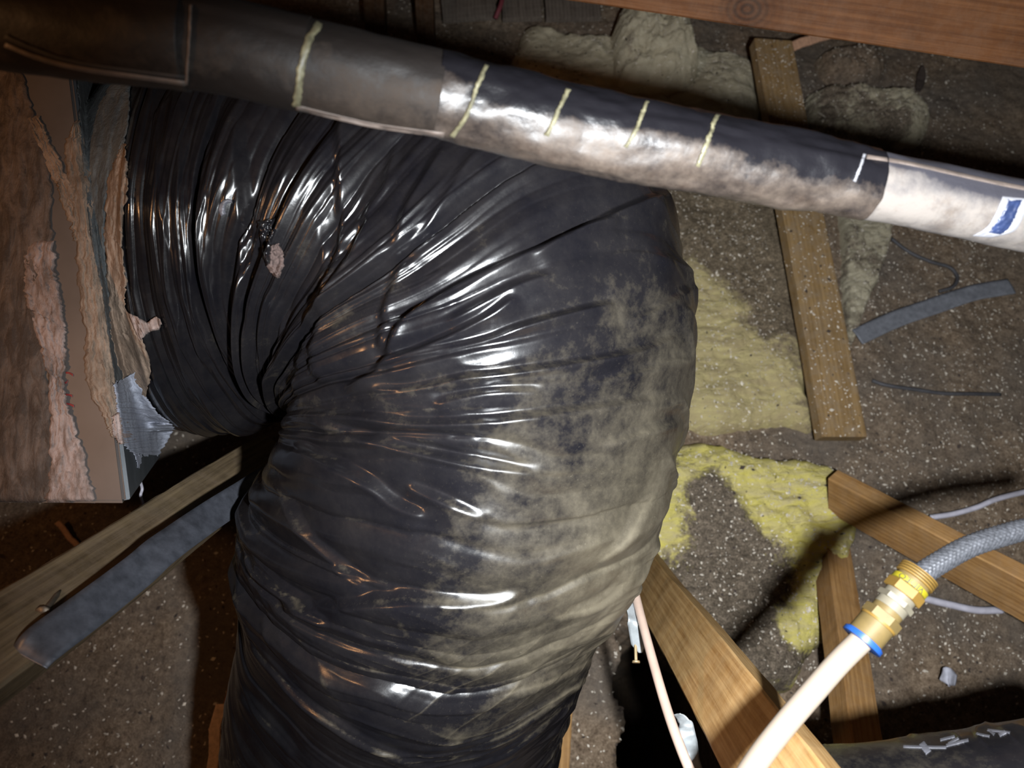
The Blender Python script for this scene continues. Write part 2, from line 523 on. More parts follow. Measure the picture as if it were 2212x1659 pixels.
M['pinkfluff'] = plain_mat('exposed_pinkish_batting', (0.075, 0.05, 0.044), 0.9, 0, 0.35, 60, 0.6)
M['red_cable'] = plain_mat('dull_red_cable', (0.16, 0.035, 0.045), 0.5)

# ------------------------------------------------------------------ floor of loose fill
def floor_h(x, y):
    return (0.030 * fbm(x * 1.7 + 20, y * 1.7 + 20, 3, 4) + 0.010 * fbm(x * 14 + 50, y * 14 + 50, 4, 3)
            + 0.006 * fbm(x * 55 + 90, y * 55 + 90, 6, 2))


def shadow_pit(x, y):
    # added drop in the floor beside the leaning web, so that spot falls dark
    a = FP(1330, 1345, 0); b = FP(1590, 1900, 0)
    return sstep(0, 0.03, x - a.x - 0.015 * np.sin(y * 40)) * sstep(0, 0.03, b.x - x) * sstep(0, 0.03, a.y - y + 0.012 * np.sin(x * 50)) * sstep(0, 0.03, y - b.y)


def build_floor():
    nx, ny = 560, 520
    xs = np.linspace(-3.2, 3.2, nx); ys = np.linspace(-1.6, 4.3, ny)
    X, Y = np.meshgrid(xs, ys, indexing='ij')
    Z = floor_h(X, Y) - 2.3 * shadow_pit(X, Y)
    v = np.stack([X, Y, Z], -1).reshape(-1, 3)
    o = mesh_np('floor', v, grid_faces(nx, ny), M['floor'])
    tag(o, 'attic floor buried in grey brown loose fill insulation', kind='structure')
    return o


build_floor()


def build_roof():
    # pitched deck above and behind the photographer
    for nm, pts in (('ceiling', [(-3.2, -1.6, 2.55), (3.2, -1.6, 2.55), (3.2, 1.4, 3.2), (-3.2, 1.4, 3.2)]),
                    ('ceiling', [(-3.2, 1.4, 3.2), (3.2, 1.4, 3.2), (3.2, 4.3, 1.9), (-3.2, 4.3, 1.9)])):
        v = [Vector(p) for p in pts] + [Vector(p) + Vector((0, 0, 0.03)) for p in pts]
        f = [(0, 1, 2, 3), (7, 6, 5, 4), (0, 4, 5, 1), (1, 5, 6, 2), (2, 6, 7, 3), (3, 7, 4, 0)]
        o = mesh_np(nm, [tuple(p) for p in v], f, M['wood_dusty'], None, smooth=False)
        fix_normals(o)
        tag(o, kind='structure')


build_roof()

# ------------------------------------------------------------------ the big flexible duct
SECT = [  # inner pixel, outer pixel, depth of the section's centre
    ((338, 905), (318, 185), 1.195), ((370, 920), (350, 168), 1.188), ((420, 930), (402, 160), 1.175),
    ((555, 925), (545, 150), 1.13), ((628, 885), (720, 145), 1.10), ((638, 884), (940, 175), 1.07),
    ((640, 884), (1190, 235), 1.045), ((641, 884), (1398, 380), 1.025), ((641, 885), (1474, 575), 1.01),
    ((639, 890), (1486, 770), 1.0), ((630, 910), (1460, 945), 1.0), ((588, 1000), (1412, 1095), 1.02),
    ((556, 1090), (1345, 1230), 1.06), ((546, 1210), (1285, 1345), 1.10), ((530, 1340), (1238, 1450), 1.15),
    ((512, 1470), (1212, 1545), 1.20), ((500, 1590), (1195, 1640), 1.25), ((488, 1720), (1180, 1750), 1.31),
    ((478, 1850), (1170, 1870), 1.38)]


FOLDS = [  # height, width of the raised side, width of the hollow side, course on the jacket (raised side: right of travel)
    (0.016, 42, 30, [(742, 838), (828, 785), (877, 690), (1000, 610), (1210, 512), (1330, 455), (1466, 405)]),
    (0.010, 30, 22, [(828, 785), (934, 740), (1047, 687), (1110, 640)]),
    (0.012, 40, 26, [(852, 777), (1039, 736), (1129, 703), (1251, 667), (1335, 645)]),
    (0.011, 36, 24, [(795, 830), (885, 836), (1007, 813), (1108, 801), (1251, 778), (1400, 748), (1490, 705)]),
    (0.010, 36, 24, [(661, 886), (783, 892), (905, 907), (1050, 902), (1200, 885), (1340, 868), (1470, 850)]),
    (0.012, 34, 26, [(681, 903), (803, 943), (885, 962), (1007, 990), (1190, 1017)]),
    (0.011, 36, 28, [(637, 947), (702, 984), (795, 1029), (860, 1082), (930, 1110)]),
    (0.005, 26, 18, [(881, 557), (946, 452), (1025, 325)]),
    (0.006, 26, 18, [(855, 560), (874, 459), (917, 380), (953, 318)]),
    (0.006, 16, 14, [(823, 420), (836, 350), (850, 316), (858, 330), (848, 392)]),
    (0.010, 34, 20, [(722, 540), (732, 420), (738, 268)]),
    (0.007, 20, 14, [(412, 200), (408, 400), (420, 600), (445, 800), (475, 920)]),
    (0.010, 30, 20, [(545, 250), (538, 400), (537, 520), (548, 680), (568, 800), (604, 880)]),
    (0.008, 26, 18, [(600, 610), (610, 740), (624, 865)]),
    (0.007, 18, 14, [(694, 430), (700, 560), (710, 604), (724, 560), (740, 470)]),
    (0.011, 32, 22, [(636, 872), (652, 800), (700, 640), (722, 540)]),
    (0.012, 30, 22, [(705, 842), (692, 770), (722, 640), (770, 540), (800, 430)]),
    (0.010, 26, 20, [(832, 770), (822, 735), (836, 640), (870, 560)]),
    (0.006, 20, 16, [(468, 240), (472, 500), (492, 700), (505, 830)]),
    (0.005, 18, 12, [(350, 210), (360, 400), (385, 600), (400, 780), (430, 900)]),
    (0.010, 40, 30, [(537, 1193), (581, 1250), (640, 1300), (720, 1345)]),
    (0.008, 36, 26, [(600, 1040), (655, 1140), (726, 1224), (800, 1275)]),
    (0.008, 30, 22, [(880, 1040), (960, 1072), (1050, 1110)]),
    (0.010, 50, 40, [(560, 1310), (699, 1305), (875, 1285), (1050, 1292), (1130, 1270)]),
    (0.008, 40, 30, [(524, 1373), (590, 1440), (655, 1504), (787, 1579), (919, 1636)]),
    (0.006, 34, 26, [(505, 1480), (560, 1560), (640, 1640)]),
    (0.007, 30, 22, [(962, 1649), (1094, 1623), (1182, 1548), (1248, 1496)]),
    (0.006, 26, 20, [(1006, 1605), (1138, 1548), (1262, 1450)]),
    (0.006, 26, 20, [(1072, 1491), (1226, 1447), (1313, 1385)]),
    (0.007, 28, 20, [(1243, 1390), (1300, 1330), (1362, 1256)]),
    (0.008, 30, 22, [(1182, 1333), (1304, 1298), (1379, 1206)]),
    (0.008, 30, 22, [(1291, 1219), (1352, 1153), (1418, 1066)]),
    (0.007, 26, 20, [(960, 700), (1040, 655), (1110, 618), (1190, 590)]),
    (0.007, 30, 20, [(940, 868), (1010, 850), (1080, 840), (1170, 842)]),
    (0.008, 30, 22, [(1140, 560), (1230, 500), (1330, 470)]),
    (0.007, 26, 20, [(1260, 830), (1380, 800), (1490, 775)]),
    (0.007, 26, 20, [(1300, 960), (1400, 930), (1480, 905)]),
    (0.007, 26, 20, [(1360, 690), (1430, 660), (1500, 612)])]


def build_duct():
    NS, NTH = 1400, 600
    inn = np.array([tuple(P(*s[0], s[2])) for s in SECT])
    out = np.array([tuple(P(*s[1], s[2])) for s in SECT])
    inn = resample(inn, 4000); out = resample(out, 4000)
    arc = np.concatenate([[0], np.cumsum(np.linalg.norm(np.diff(0.25 * inn + 0.75 * out, axis=0), axis=1))])
    t = np.linspace(0, arc[-1], NS)
    inn = np.stack([np.interp(t, arc, inn[:, k]) for k in range(3)], 1)
    out = np.stack([np.interp(t, arc, out[:, k]) for k in range(3)], 1)
    C = (inn + out) / 2
    a = np.linalg.norm(out - inn, axis=1) / 2
    e1 = (out - inn) / (2 * a[:, None])
    T = np.gradient(out * 0.7 + inn * 0.3, axis=0)
    for k in range(3):                       # smooth the tangents
        T[:, k] = np.convolve(np.pad(T[:, k], 40, 'edge'), np.ones(81) / 81, 'valid')
    T /= np.linalg.norm(T, axis=1)[:, None]
    ws = (1 - sstep(0.03, 0.40, t))[:, None]
    T = T * (1 - ws) + np.array(RT + FWD * 0.10)[None, :] * ws
    e2 = np.cross(T, e1); e2 /= np.linalg.norm(e2, axis=1)[:, None]
    if e2[NS // 2].dot(np.array(-FWD)) < 0: e2 = -e2
    b = np.clip(a, 0, 0.268)
    # denser around the camera side
    w = np.linspace(0, 1, NTH, endpoint=False)
    th = -math.pi / 2 + 2 * math.pi * (w + 0.45 / (2 * math.pi) * np.sin(2 * math.pi * w))
    S, TH = np.meshgrid(t, th, indexing='ij')
    L = t[-1]
    near = np.clip(np.sin(TH), 0, 1)
    inner = (1 - np.cos(TH)) / 2                    # 0 outer, 1 inner
    # where along the duct the bend sits
    outpx = np.array([PX(o)[:2] for o in out])
    i0 = np.argmin(np.abs(outpx[:, 0] - 560) + 1000 * (outpx[:, 1] > 300)); i1 = np.argmin(np.abs(outpx[:, 1] - 1180))
    s0, s1 = t[i0], t[i1]
    bend = sstep(s0 - 0.10, s0 + 0.25, S) * (1 - sstep(s1 - 0.15, s1 + 0.25, S))
    low = sstep(s1 - 0.2, s1 + 0.15, S)
    left = 1 - sstep(s0 - 0.05, s0 + 0.15, S)
    A = TH * 0.27
    drift = 0.030 * fbm(S * 3 + 3, A * 3.2 + 9, 21, 2) + 0.006 * fbm(S * 13, A * 9 + 30, 22, 2)
    # lower part: creases run on a slant
    slant = low * (0.05 * (TH - math.pi / 2) * np.sin((S - s1) * 7.0) - 0.05 * (TH - 1.2))
    D = np.zeros_like(S)
    crease = np.zeros_like(S)

    def pleats(spacing, amp, seed, mask, jit=0.6, sl=1.0, dr=1.0, life=1.0):
        """Gathered film: skewed folds, some rounded, some sharp-edged, each fading in and out along its line."""
        nonlocal D, crease
        rg = np.random.default_rng(seed)
        k = int(L * 1.5 / spacing)
        vals = np.cumsum(spacing * (1 + jit * rg.uniform(-1, 1, k))) - 0.3
        x = S + drift * dr + slant * sl
        i = np.clip(np.searchsorted(vals, x.ravel()).reshape(x.shape), 1, k - 1)
        wid = vals[i] - vals[i - 1]
        q = np.clip((x - vals[i - 1]) / wid, 0, 1)
        pk = rg.uniform(0.15, 0.85, k)[i]
        tent = np.where(q < pk, q / pk, (1 - q) / (1 - pk))
        rnd = np.sqrt(np.clip(1 - (1 - tent) ** 2, 0, 1))
        kind = rg.uniform(0, 1, k)[i]
        h = tent * kind + rnd * (1 - kind)
        ph = rg.uniform(0, 40, k)[i]
        ai = rg.uniform(0.25, 1.0, k)[i] * np.clip(0.62 + 1.15 * life * vnoise(ph, TH * 0.9 + ph, seed + 1), 0.0, 1.3)
        # continuous at the valleys: amplitude eased there by the profile itself
        D += amp * mask * ai * (wid / spacing) * (h - 0.45)
        dist = np.minimum(np.minimum(q, 1 - q), np.abs(q - pk) + (1 - kind) * 0.3) * wid
        crease += mask * ai * np.exp(-dist / 0.0012)

    fan = bend * (0.08 + 0.92 * inner ** 0.75)
    pleats(0.085, 0.038, 31, fan + 0.05 * low + 0.22 * left)
    pleats(0.040, 0.017, 47, bend * (0.08 + 0.92 * inner) + 0.10 * low + 0.40 * left, dr=1.1)
    pleats(0.020, 0.0060, 59, bend * (0.12 + 0.88 * inner) + 0.25 * low + 0.55 * left, dr=1.3, life=1.4)
    # soft swelling and broad, flat facets of the film
    D += 0.012 * fbm(S * 4.5, A * 5 + 40, 71, 2)
    xs = S + drift * 1.7 + slant
    D += 0.0045 * fbm(xs * 20 + 7, A * 5 + 11, 73, 2) * (0.4 + 0.6 * near)
    # long thin wrinkles that follow the folds, in scattered families
    rid = 1 - np.abs(vnoise(xs * 52, A * 5 + 3, 81)); rid2 = 1 - np.abs(vnoise(xs * 105 + A * 12, A * 8 + 7, 83))
    msk = np.clip(-0.05 + 1.5 * vnoise(S * 8, A * 7 + 17, 85), 0, 1); msk2 = np.clip(1.5 * vnoise(S * 11, A * 9 + 27, 87), 0, 1)
    D += 0.0045 * msk * (rid ** 5) + 0.0016 * msk2 * (rid2 ** 5)
    crease += 0.9 * msk * rid ** 16 + 0.7 * rid2 ** 18 * msk2 * (0.3 + low)
    # crossing slanted wrinkles at the lower part and on the outer flank
    xo = S * 0.8 + A * 0.45 + 0.03 * fbm(S * 5, A * 5, 91, 2)
    rid3 = 1 - np.abs(vnoise(xo * 36, A * 4 + S * 2, 93)); m3 = np.clip(vnoise(S * 6, A * 6 + 5, 95) * 1.5, 0, 1) * (0.10 + 0.9 * low)
    D += 0.0045 * m3 * rid3 ** 6; crease += 0.9 * m3 * rid3 ** 18
    xo2 = S * 0.8 - A * 0.9 + 0.03 * fbm(S * 5, A * 5, 191, 2)
    rid5 = 1 - np.abs(vnoise(xo2 * 40, A * 4 - S * 2, 193)); m5 = np.clip(vnoise(S * 6 + 9, A * 6 + 15, 195) * 1.5, 0, 1) * low
    D += 0.003 * m5 * rid5 ** 6; crease += 0.9 * m5 * rid5 ** 18
    flank = sstep(0.85, 0.15, TH) * sstep(-0.9, -0.2, TH)
    xf = S + 0.02 * fbm(S * 8, A * 9, 97, 2) + 0.35 * A
    rid4 = 1 - np.abs(vnoise(xf * 26, A * 4, 99)); D += 0.010 * flank * (bend + 0.7 * low) * rid4 ** 5
    crease += flank * rid4 ** 14 * 0.8
    # the big single folds: overlapping ledges of film, placed one by one on the jacket
    base0 = C[:, None, :] + (a[:, None] * np.cos(TH))[..., None] * e1[:, None, :] + (b[:, None] * np.sin(TH))[..., None] * e2[:, None, :]
    rel = base0 - np.array(CAM)
    dz = rel @ np.array(FWD)
    cx = 1106 + F * (rel @ np.array(RT)) / dz; cy = 829.5 - F * (rel @ np.array(UP)) / dz
    face = sstep(-0.35, 0.0, TH) * sstep(math.pi + 0.2, math.pi - 0.05, TH)
    wob = 7 * fbm(S * 16, A * 14, 131, 2)
    for k, (amp, w1, w2, pts) in enumerate(FOLDS):
        p = resample(pts, max(6, 4 * len(pts)))
        pad = 3.2 * max(w1, w2)
        box = (cx > p[:, 0].min() - pad) & (cx < p[:, 0].max() + pad) & (cy > p[:, 1].min() - pad) & (cy < p[:, 1].max() + pad) & (face > 0)
        X_, Y_ = cx[box], cy[box]
        best = np.full(X_.shape, 1e9); sgn = np.zeros(X_.shape); tt = np.zeros(X_.shape)
        m = len(p) - 1
        for j in range(m):
            dx, dy = p[j + 1] - p[j]
            l2 = dx * dx + dy * dy + 1e-9
            u = np.clip(((X_ - p[j, 0]) * dx + (Y_ - p[j, 1]) * dy) / l2, 0, 1)
            ex = X_ - (p[j, 0] + u * dx); ey = Y_ - (p[j, 1] + u * dy)
            q = ex * ex + ey * ey
            up = q < best
            best = np.where(up, q, best); sgn = np.where(up, np.sign(dx * ey - dy * ex), sgn); tt = np.where(up, (j + u) / m, tt)
        dist = np.sqrt(best)
        env = np.sin(np.pi * np.clip(tt * 0.94 + 0.03, 0, 1)) ** 0.5 * face[box]
        env *= sstep(0.0, 0.08, tt) * sstep(1.0, 0.92, tt) * sstep(pad, pad * 0.5, dist)
        sd_ = sgn * dist
        hi = np.exp(-np.clip(sd_, 0, None) / w1) * (sd_ >= 0); lo = np.exp(-np.clip(-sd_, 0, None) / w2) * (sd_ < 0)
        ease = sstep(0.0, 10.0, dist)
        D[box] += 1.0 * amp * env * ease * (hi - 0.7 * lo) * (0.35 + 0.65 * sstep(2.95, 2.25, TH[box]))
        crease[box] += 0.8 * env * np.exp(-np.abs(sd_ - 3) / 2.5) * min(1, amp / 0.006)
    for _ in range(1):                       # soften steps along the fold lines
        Dp = np.pad(D, ((0, 0), (3, 3)), 'wrap')
        D = sum(Dp[:, k:k + NTH] * w_ for k, w_ in zip(range(7), (0.08, 0.13, 0.18, 0.22, 0.18, 0.13, 0.08)))
    Dp = np.pad(D, ((1, 1), (0, 0)), 'edge'); D = 0.2 * Dp[:-2] + 0.6 * D + 0.2 * Dp[2:]
    D *= np.minimum(1, S / 0.10)[...] * 1.0
    # pinch: keep the innermost folds from flying out
    ra = a[:, None] + 0 * S; rb = b[:, None] + 0 * S
    dirv = np.cos(TH)[..., None] * e1[:, None, :] + np.sin(TH)[..., None] * e2[:, None, :]
    base = C[:, None, :] + (ra * np.cos(TH))[..., None] * e1[:, None, :] + (rb * np.sin(TH))[..., None] * e2[:, None, :]
    v = base + D[..., None] * dirv
    global DUCT_GRID
    DUCT_GRID = v
    # dust settled on the outer, camera-facing flank of the elbow and below it
    sr = (S - s0) / (s1 - s0)
    dust = 0.60 * sstep(0.50, 0.95, sr) * (1 - 0.95 * sstep(0.97, 1.25, sr)) * sstep(2.15, 0.75, TH + 0.4 * (1 - sr)) * sstep(-1.0, 0.2, TH)
    dust += 0.18 * sstep(1.3, 0.3, TH) * sstep(-1.0, 0.0, TH) * sstep(0.8, 1.0, sr) * (1 - sstep(1.35, 1.8, sr))
    dust += 0.10 * sstep(0.35, 0.95, inner) * bend
    streaks = np.clip(fbm(xs * 24, A * 4 + 70, 113, 3), 0, 1)
    dust += 0.05 * fbm(S * 5, A * 5 + 60, 111, 3) + 0.16 * streaks * (1 - low) - 0.10 * low
    dust += 0.45 * np.clip(streaks - 0.18, 0, 1) * low
    dust += np.clip(crease, 0, 1.1) * (0.05 + 0.22 * low * near + 0.22 * sstep(0.6, 1.0, sr)) + 0.02
    dust *= 1 - 0.6 * left
    dust *= 1 - 0.35 * sstep(1.35, 1.8, sr)
    o = mesh_np('flexible_duct', v.reshape(-1, 3), grid_faces(NS, NTH, True), M['duct'], attrs={'dust': np.clip(dust, 0, 1)})
    # outside of the tube must face out
    o.data.calc_loop_triangles()
    p = o.data.polygons[(NS // 2) * NTH + NTH // 2]
    if p.normal.dot(Vector(e2[NS // 2])) < 0:
        o.data.flip_normals()
    tag(o, 'fat black plastic flexible duct kinked into a dusty wrinkled elbow', 'duct')
    return o


duct = build_duct()


def bvh_of(*objs):
    vs = []; fs = []
    for o in objs:
        if o is duct:
            g = DUCT_GRID[::3, ::2]
            b0 = len(vs); vs.extend(map(tuple, g.reshape(-1, 3).tolist()))
            fs.extend(map(tuple, (b0 + grid_faces(g.shape[0], g.shape[1], True)).tolist()))
            continue
        n = len(o.data.vertices); co = np.empty(n * 3, np.float32); o.data.vertices.foreach_get('co', co)
        co = co.reshape(-1, 3)
        mw = np.array(o.matrix_world if o.parent is None and o.matrix_world != Matrix() else Matrix.Translation(abs_loc(o)))
        if o.parent is None and o.rotation_euler[:] == (0, 0, 0) and o.rotation_mode != 'QUATERNION':
            mw = np.array(Matrix.Translation(o.location))
        co = co @ mw[:3, :3].T + mw[:3, 3]
        b0 = len(vs); vs.extend(map(tuple, co.tolist()))
        for p in o.data.polygons: fs.append(tuple(b0 + i for i in p.vertices))
    return BVHTree.FromPolygons(vs, fs)


# ------------------------------------------------------------------ plenum box
def hexa(name, front, back, mat, parent, bev=0.004):
    v = [tuple(p) for p in front + back]
    f = [(0, 1, 2, 3), (7, 6, 5, 4), (0, 4, 5, 1), (1, 5, 6, 2), (2, 6, 7, 3), (3, 7, 4, 0)]
    bm = bmesh.new()
    off = abs_loc(parent) if parent else Vector((0, 0, 0))
    vv = [bm.verts.new(Vector(p) - off) for p in v]
    for q in f: bm.faces.new([vv[i] for i in q])
    bmesh.ops.recalc_face_normals(bm, faces=bm.faces[:])
    bmesh.ops.bevel(bm, geom=bm.edges[:], offset=bev, segments=2, affect='EDGES')
    me = bpy.data.meshes.new(name); bm.to_mesh(me); bm.free()
    me.materials.append(mat)
    return link(bpy.data.objects.new(name, me), parent)


plenum = empty('supply_plenum', P(0, 1085, 1.2))
tag(plenum, 'tan sheet metal plenum box smeared with mastic, feeding the kinked black duct', 'plenum')
pf = [P(-330, -80, 0.945), P(124, -80, 0.945), P(272, 1088, 0.865), P(-330, 1085, 0.865)]
pb = [P(-260, -40, 1.42), P(225, -40, 1.42), P(342, 985, 1.30), P(-330, 985, 1.30)]
body = hexa('box_body', pf, pb, M['sheet_metal'], plenum)
# darker galvanised side plate where the duct plugs in
sf = [P(150, 130, 0.936), P(273, 1080, 0.872), P(340, 988, 1.27), P(228, 80, 1.37)]
nrm = (sf[1] - sf[0]).cross(sf[3] - sf[0]).normalized()
if nrm.x < 0: nrm = -nrm
side = hexa('side_plate', [p + nrm * 0.004 for p in sf], [p - nrm * 0.003 for p in sf], M['sheet_dark'], plenum, 0.0008)

bvh_pd = bvh_of(duct, body, side)


def hit(px, py, bvh, default=None):
    v = (P(px, py, 1) - CAM).normalized()
    loc, nor, idx, dist = bvh.ray_cast(CAM, v)
    if loc is None: return default, v
    return loc, v


def strip(name, left, right, bvh, mat, parent, thick=0.003, nu=26, nv=150, rag=5, ragy=0.0, lump=0.0015, seed=0, fallback=1.0, lift=0.0, smoothk=0):
    """A thin ragged sheet laid on whatever surface lies under it between two pixel edge lines."""
    lf = resample(left, nv); rt = resample(right, nv)
    y = np.arange(nv)
    rl = rag * (fbm(y * 0.23 + seed, y * 0 + 1.5, 201 + seed, 3) + 0.6 * vnoise(y * 0.9, y * 0 + 2.5, 203 + seed))
    rr = rag * (fbm(y * 0.23 + seed, y * 0 + 7.5, 207 + seed, 3) + 0.6 * vnoise(y * 0.9, y * 0 + 5.5, 209 + seed))
    top = np.zeros((nv, nu, 3)); bot = np.zeros((nv, nu, 3)); dep = np.zeros((nv, nu)); ray = np.zeros((nv, nu, 3))
    last = None
    for i in range(nv):
        for j in range(nu):
            q = j / (nu - 1)
            x0, x1 = lf[i, 0] + rl[i], rt[i, 0] + rr[i]
            px = x0 * (1 - q) + x1 * q
            py = lf[i, 1] * (1 - q) + rt[i, 1] * q
            if ragy and (i == 0 or i == nv - 1):
                py += ragy * float(vnoise(np.array([j * 0.8 + seed]), np.array([i * 1.3]), 211)[0])
            loc, v = hit(px, py, bvh)
            d = (loc - CAM).length if loc is not None else -1
            dep[i, j] = d; ray[i, j] = v
    # no step deeper than the neighbourhood: fill misses
    med = np.median(dep[dep > 0]) if (dep > 0).any() else fallback
    for i in range(nv):
        for j in range(nu):
            if dep[i, j] < 0 or abs(dep[i, j] - med) > 0.35:
                src = [dep[i, k] for k in range(nu) if dep[i, k] > 0 and abs(dep[i, k] - med) <= 0.35]
                dep[i, j] = (src[-1] if j > nu / 2 else src[0]) if src else med
    for _ in range(smoothk):
        p = np.pad(dep, 1, 'edge')
        dep = np.minimum(dep, (p[:-2, 1:-1] + p[2:, 1:-1] + p[1:-1, :-2] + p[1:-1, 2:]) / 4)
    U, V = np.meshgrid(np.arange(nv), np.arange(nu), indexing='ij')
    lum = lump * fbm(U * 0.18 + seed, V * 0.45, 221 + seed, 3)
    edge = np.minimum(np.minimum(V, nu - 1 - V) / 2.0, 1.0) * np.minimum(np.minimum(U, nv - 1 - U) / 2.0, 1.0)
    th = lift + thick * (0.35 + 0.65 * edge) + lum * edge
    o3 = np.array(CAM)
    top = o3 + ray * (dep - th - 0.001)[..., None]
    bot = o3 + ray * (dep + 0.0015 - lift)[..., None]
    v = np.concatenate([top.reshape(-1, 3), bot.reshape(-1, 3)])
    g = grid_faces(nv, nu)
    n0 = nv * nu
    fs = [tuple(f) for f in g] + [tuple(n0 + k for k in f[::-1]) for f in g]
    ring = [(0, j) for j in range(nu)] + [(i, nu - 1) for i in range(1, nv)] + [(nv - 1, j) for j in range(nu - 2, -1, -1)] + [(i, 0) for i in range(nv - 2, 0, -1)]
    idx = [i * nu + j for i, j in ring]
    for k in range(len(idx)):
        p, q = idx[k], idx[(k + 1) % len(idx)]
        fs.append((p, q, n0 + q, n0 + p))
    o = mesh_np(name, v, fs, mat, parent)
    fix_normals(o)
    return o


# mastic and tape on the plenum
strip('mastic_band', [(-60, 60), (-60, 500), (-60, 1084)], [(20, 60), (75, 250), (112, 420), (95, 700), (110, 900), (118, 1086)], bvh_pd, M['mastic_tan'], plenum, 0.004, rag=9, seed=1, lump=0.004)
strip('mastic_band', [(62, 520), (48, 600), (72, 700), (104, 830), (108, 1000), (100, 1085)], [(112, 520), (128, 640), (142, 740), (140, 850), (172, 950), (204, 1087)], bvh_pd, M['mastic_pink'], plenum, 0.006, rag=8, seed=2, lump=0.004)
strip('mastic_band', [(55, 250), (86, 330), (120, 400), (150, 480), (160, 520)], [(82, 250), (108, 300), (140, 370), (180, 450), (200, 530)], bvh_pd, M['mastic_warm'], plenum, 0.004, rag=7, nv=80, seed=3, lump=0.003)
strip('mastic_band', [(160, 260), (140, 330), (150, 420), (165, 540), (170, 640), (185, 740), (185, 820), (222, 900), (240, 945)], [(172, 260), (190, 330), (205, 420), (222, 540), (226, 640), (238, 740), (252, 820), (262, 900), (275, 945)], bvh_pd, M['mastic_warm'], plenum, 0.005, rag=7, seed=4, lump=0.004)
strip('cloth_tape', [(166, 165), (172, 260), (182, 400), (200, 540), (222, 640), (236, 740), (250, 830)], [(284, 165), (278, 260), (262, 330), (232, 420), (228, 540), (236, 640), (248, 740), (272, 830)], bvh_pd, M['tape_grey'], plenum, 0.004, rag=3, seed=5, lump=0.003, lift=0.003)
strip('mastic_band', [(264, 310), (236, 380), (226, 500), (234, 640), (246, 750), (280, 860)], [(270, 310), (276, 390), (264, 500), (272, 600), (276, 680), (322, 770), (318, 860)], bvh_pd, M['mastic_warm'], plenum, 0.006, rag=5, seed=6, lump=0.003, lift=0.005)
strip('torn_flap', [(276, 676), (296, 684), (318, 696), (335, 684), (346, 690)], [(300, 740), (312, 726), (326, 716), (342, 712), (350, 700)], bvh_pd, M['mastic_pink'], plenum, 0.004, rag=3, nu=12, nv=60, seed=7, lift=0.010)
strip('foil_facing', [(246, 830), (252, 880), (258, 920), (264, 955), (290, 982)], [(292, 800), (330, 880), (372, 918), (368, 940), (340, 985)], bvh_pd, M['tape_blue'], plenum, 0.004, rag=5, ragy=6, seed=8, lump=0.004, lift=0.006, smoothk=30)
strip('mastic_band', [(240, 900), (244, 940), (262, 960)], [(270, 880), (284, 930), (300, 955)], bvh_pd, M['mastic_pink'], plenum, 0.006, rag=5, nv=50, seed=9, lift=0.004)
strip('torn_shred', [(288, 978), (294, 996), (298, 1010)], [(308, 978), (306, 996), (302, 1012)], bvh_pd, M['tape_blue'], plenum, 0.002, rag=2.5, nu=6, nv=30, seed=10, lift=0.004)
for k, (x0, y0, x1, y1) in enumerate([(142, 803, 158, 808), (140, 824, 146, 820), (142, 850, 156, 853), (138, 870, 160, 875)]):
    strip('ink_mark', [(x0, y0), ((x0 + x1) / 2, y0 + 1), (x1, y1)], [(x0, y0 + 4), ((x0 + x1) / 2, y0 + 5), (x1, y1 + 5)], bvh_pd, M['red_ink'], plenum, 0.0008, nu=4, nv=12, rag=0, lump=0)

# loose bits on the duct jacket
bvh_d = bvh_of(duct)
strip('torn_patch', [(584, 530), (576, 552), (578, 580), (598, 602)], [(602, 525), (612, 545), (612, 575), (606, 600)], bvh_d, M['pinkfluff'], duct, 0.008, nu=14, nv=40, rag=3, lump=0.010, seed=15)
strip('torn_flap', [(556, 478), (560, 500), (566, 540), (576, 575)], [(598, 470), (590, 500), (584, 540), (586, 570)], bvh_d, M['duct'], duct, 0.012, nu=12, nv=40, rag=3, lump=0.010, seed=16, lift=0.004)
th = np.linspace(1.25 * math.pi, 0.35 * math.pi, 20)
strip('torn_flap', [(492 + 20 * math.cos(a), 452 - 22 * math.sin(a)) for a in th], [(497 + 11 * math.cos(a), 452 - 14 * math.sin(a)) for a in th], bvh_d, M['tape_silver'], duct, 0.003, nu=6, nv=40, rag=0.6, seed=17, lift=0.002)

# ------------------------------------------------------------------ insulated pipe across the top
pipe = empty('insulated_pipe', P(1106, 290, 0.62))
tag(pipe, 'black foam insulated refrigerant pipe slanting across the top of the view', 'pipe')
PC = [(-200, 0, .520), (100, 52, .535), (410, 88, .55), (660, 142, .565), (1000, 217, .59), (1250, 281, .605), (1500, 327, .62), (1870, 398, .645), (2212, 468, .665), (2420, 508, .68)]
pxs = np.array([c[0] for c in PC], float)
fine = np.array([resample(np.array(PC), 900)])[0]


def pipe_c(px):
    return Vector(P(px, float(np.interp(px, fine[:, 0], fine[:, 1])), float(np.interp(px, fine[:, 0], fine[:, 2]))))


def pipe_dust(lo, hi, base=0.0):
    # angle measured so that the low, camera-side half of the pipe carries the dirt
    def f(S, A):
        k = np.sin(A + 0.15) + 0.5 * fbm(S * 9, A * 1.5 + 4, 331, 3)
        return base + lo + (hi - lo) * sstep(-0.05, 0.95, k)
    return f


def pipe_seg(name, x0, x1, rpx, mat, n=120, lo=0.0, hi=0.7, seed=0, amp=0.0012, base=0.0):
    pts = [pipe_c(x) for x in np.linspace(x0, x1, n)]
    rr = [r * PX(p)[2] / F for p, r in zip(pts, np.interp(np.linspace(x0, x1, n), *zip(*rpx)))]
    return tube(name, pts, rr, mat, pipe, nt=64, disp=lambda S, A: amp * fbm(S * 30 + seed, A * 2.2 + seed, 300 + seed, 3) + 0.6 * amp * fbm(S * 9, A * 1.1 + seed, 310 + seed, 2),
                attrs={'dust': pipe_dust(lo, hi, base)})


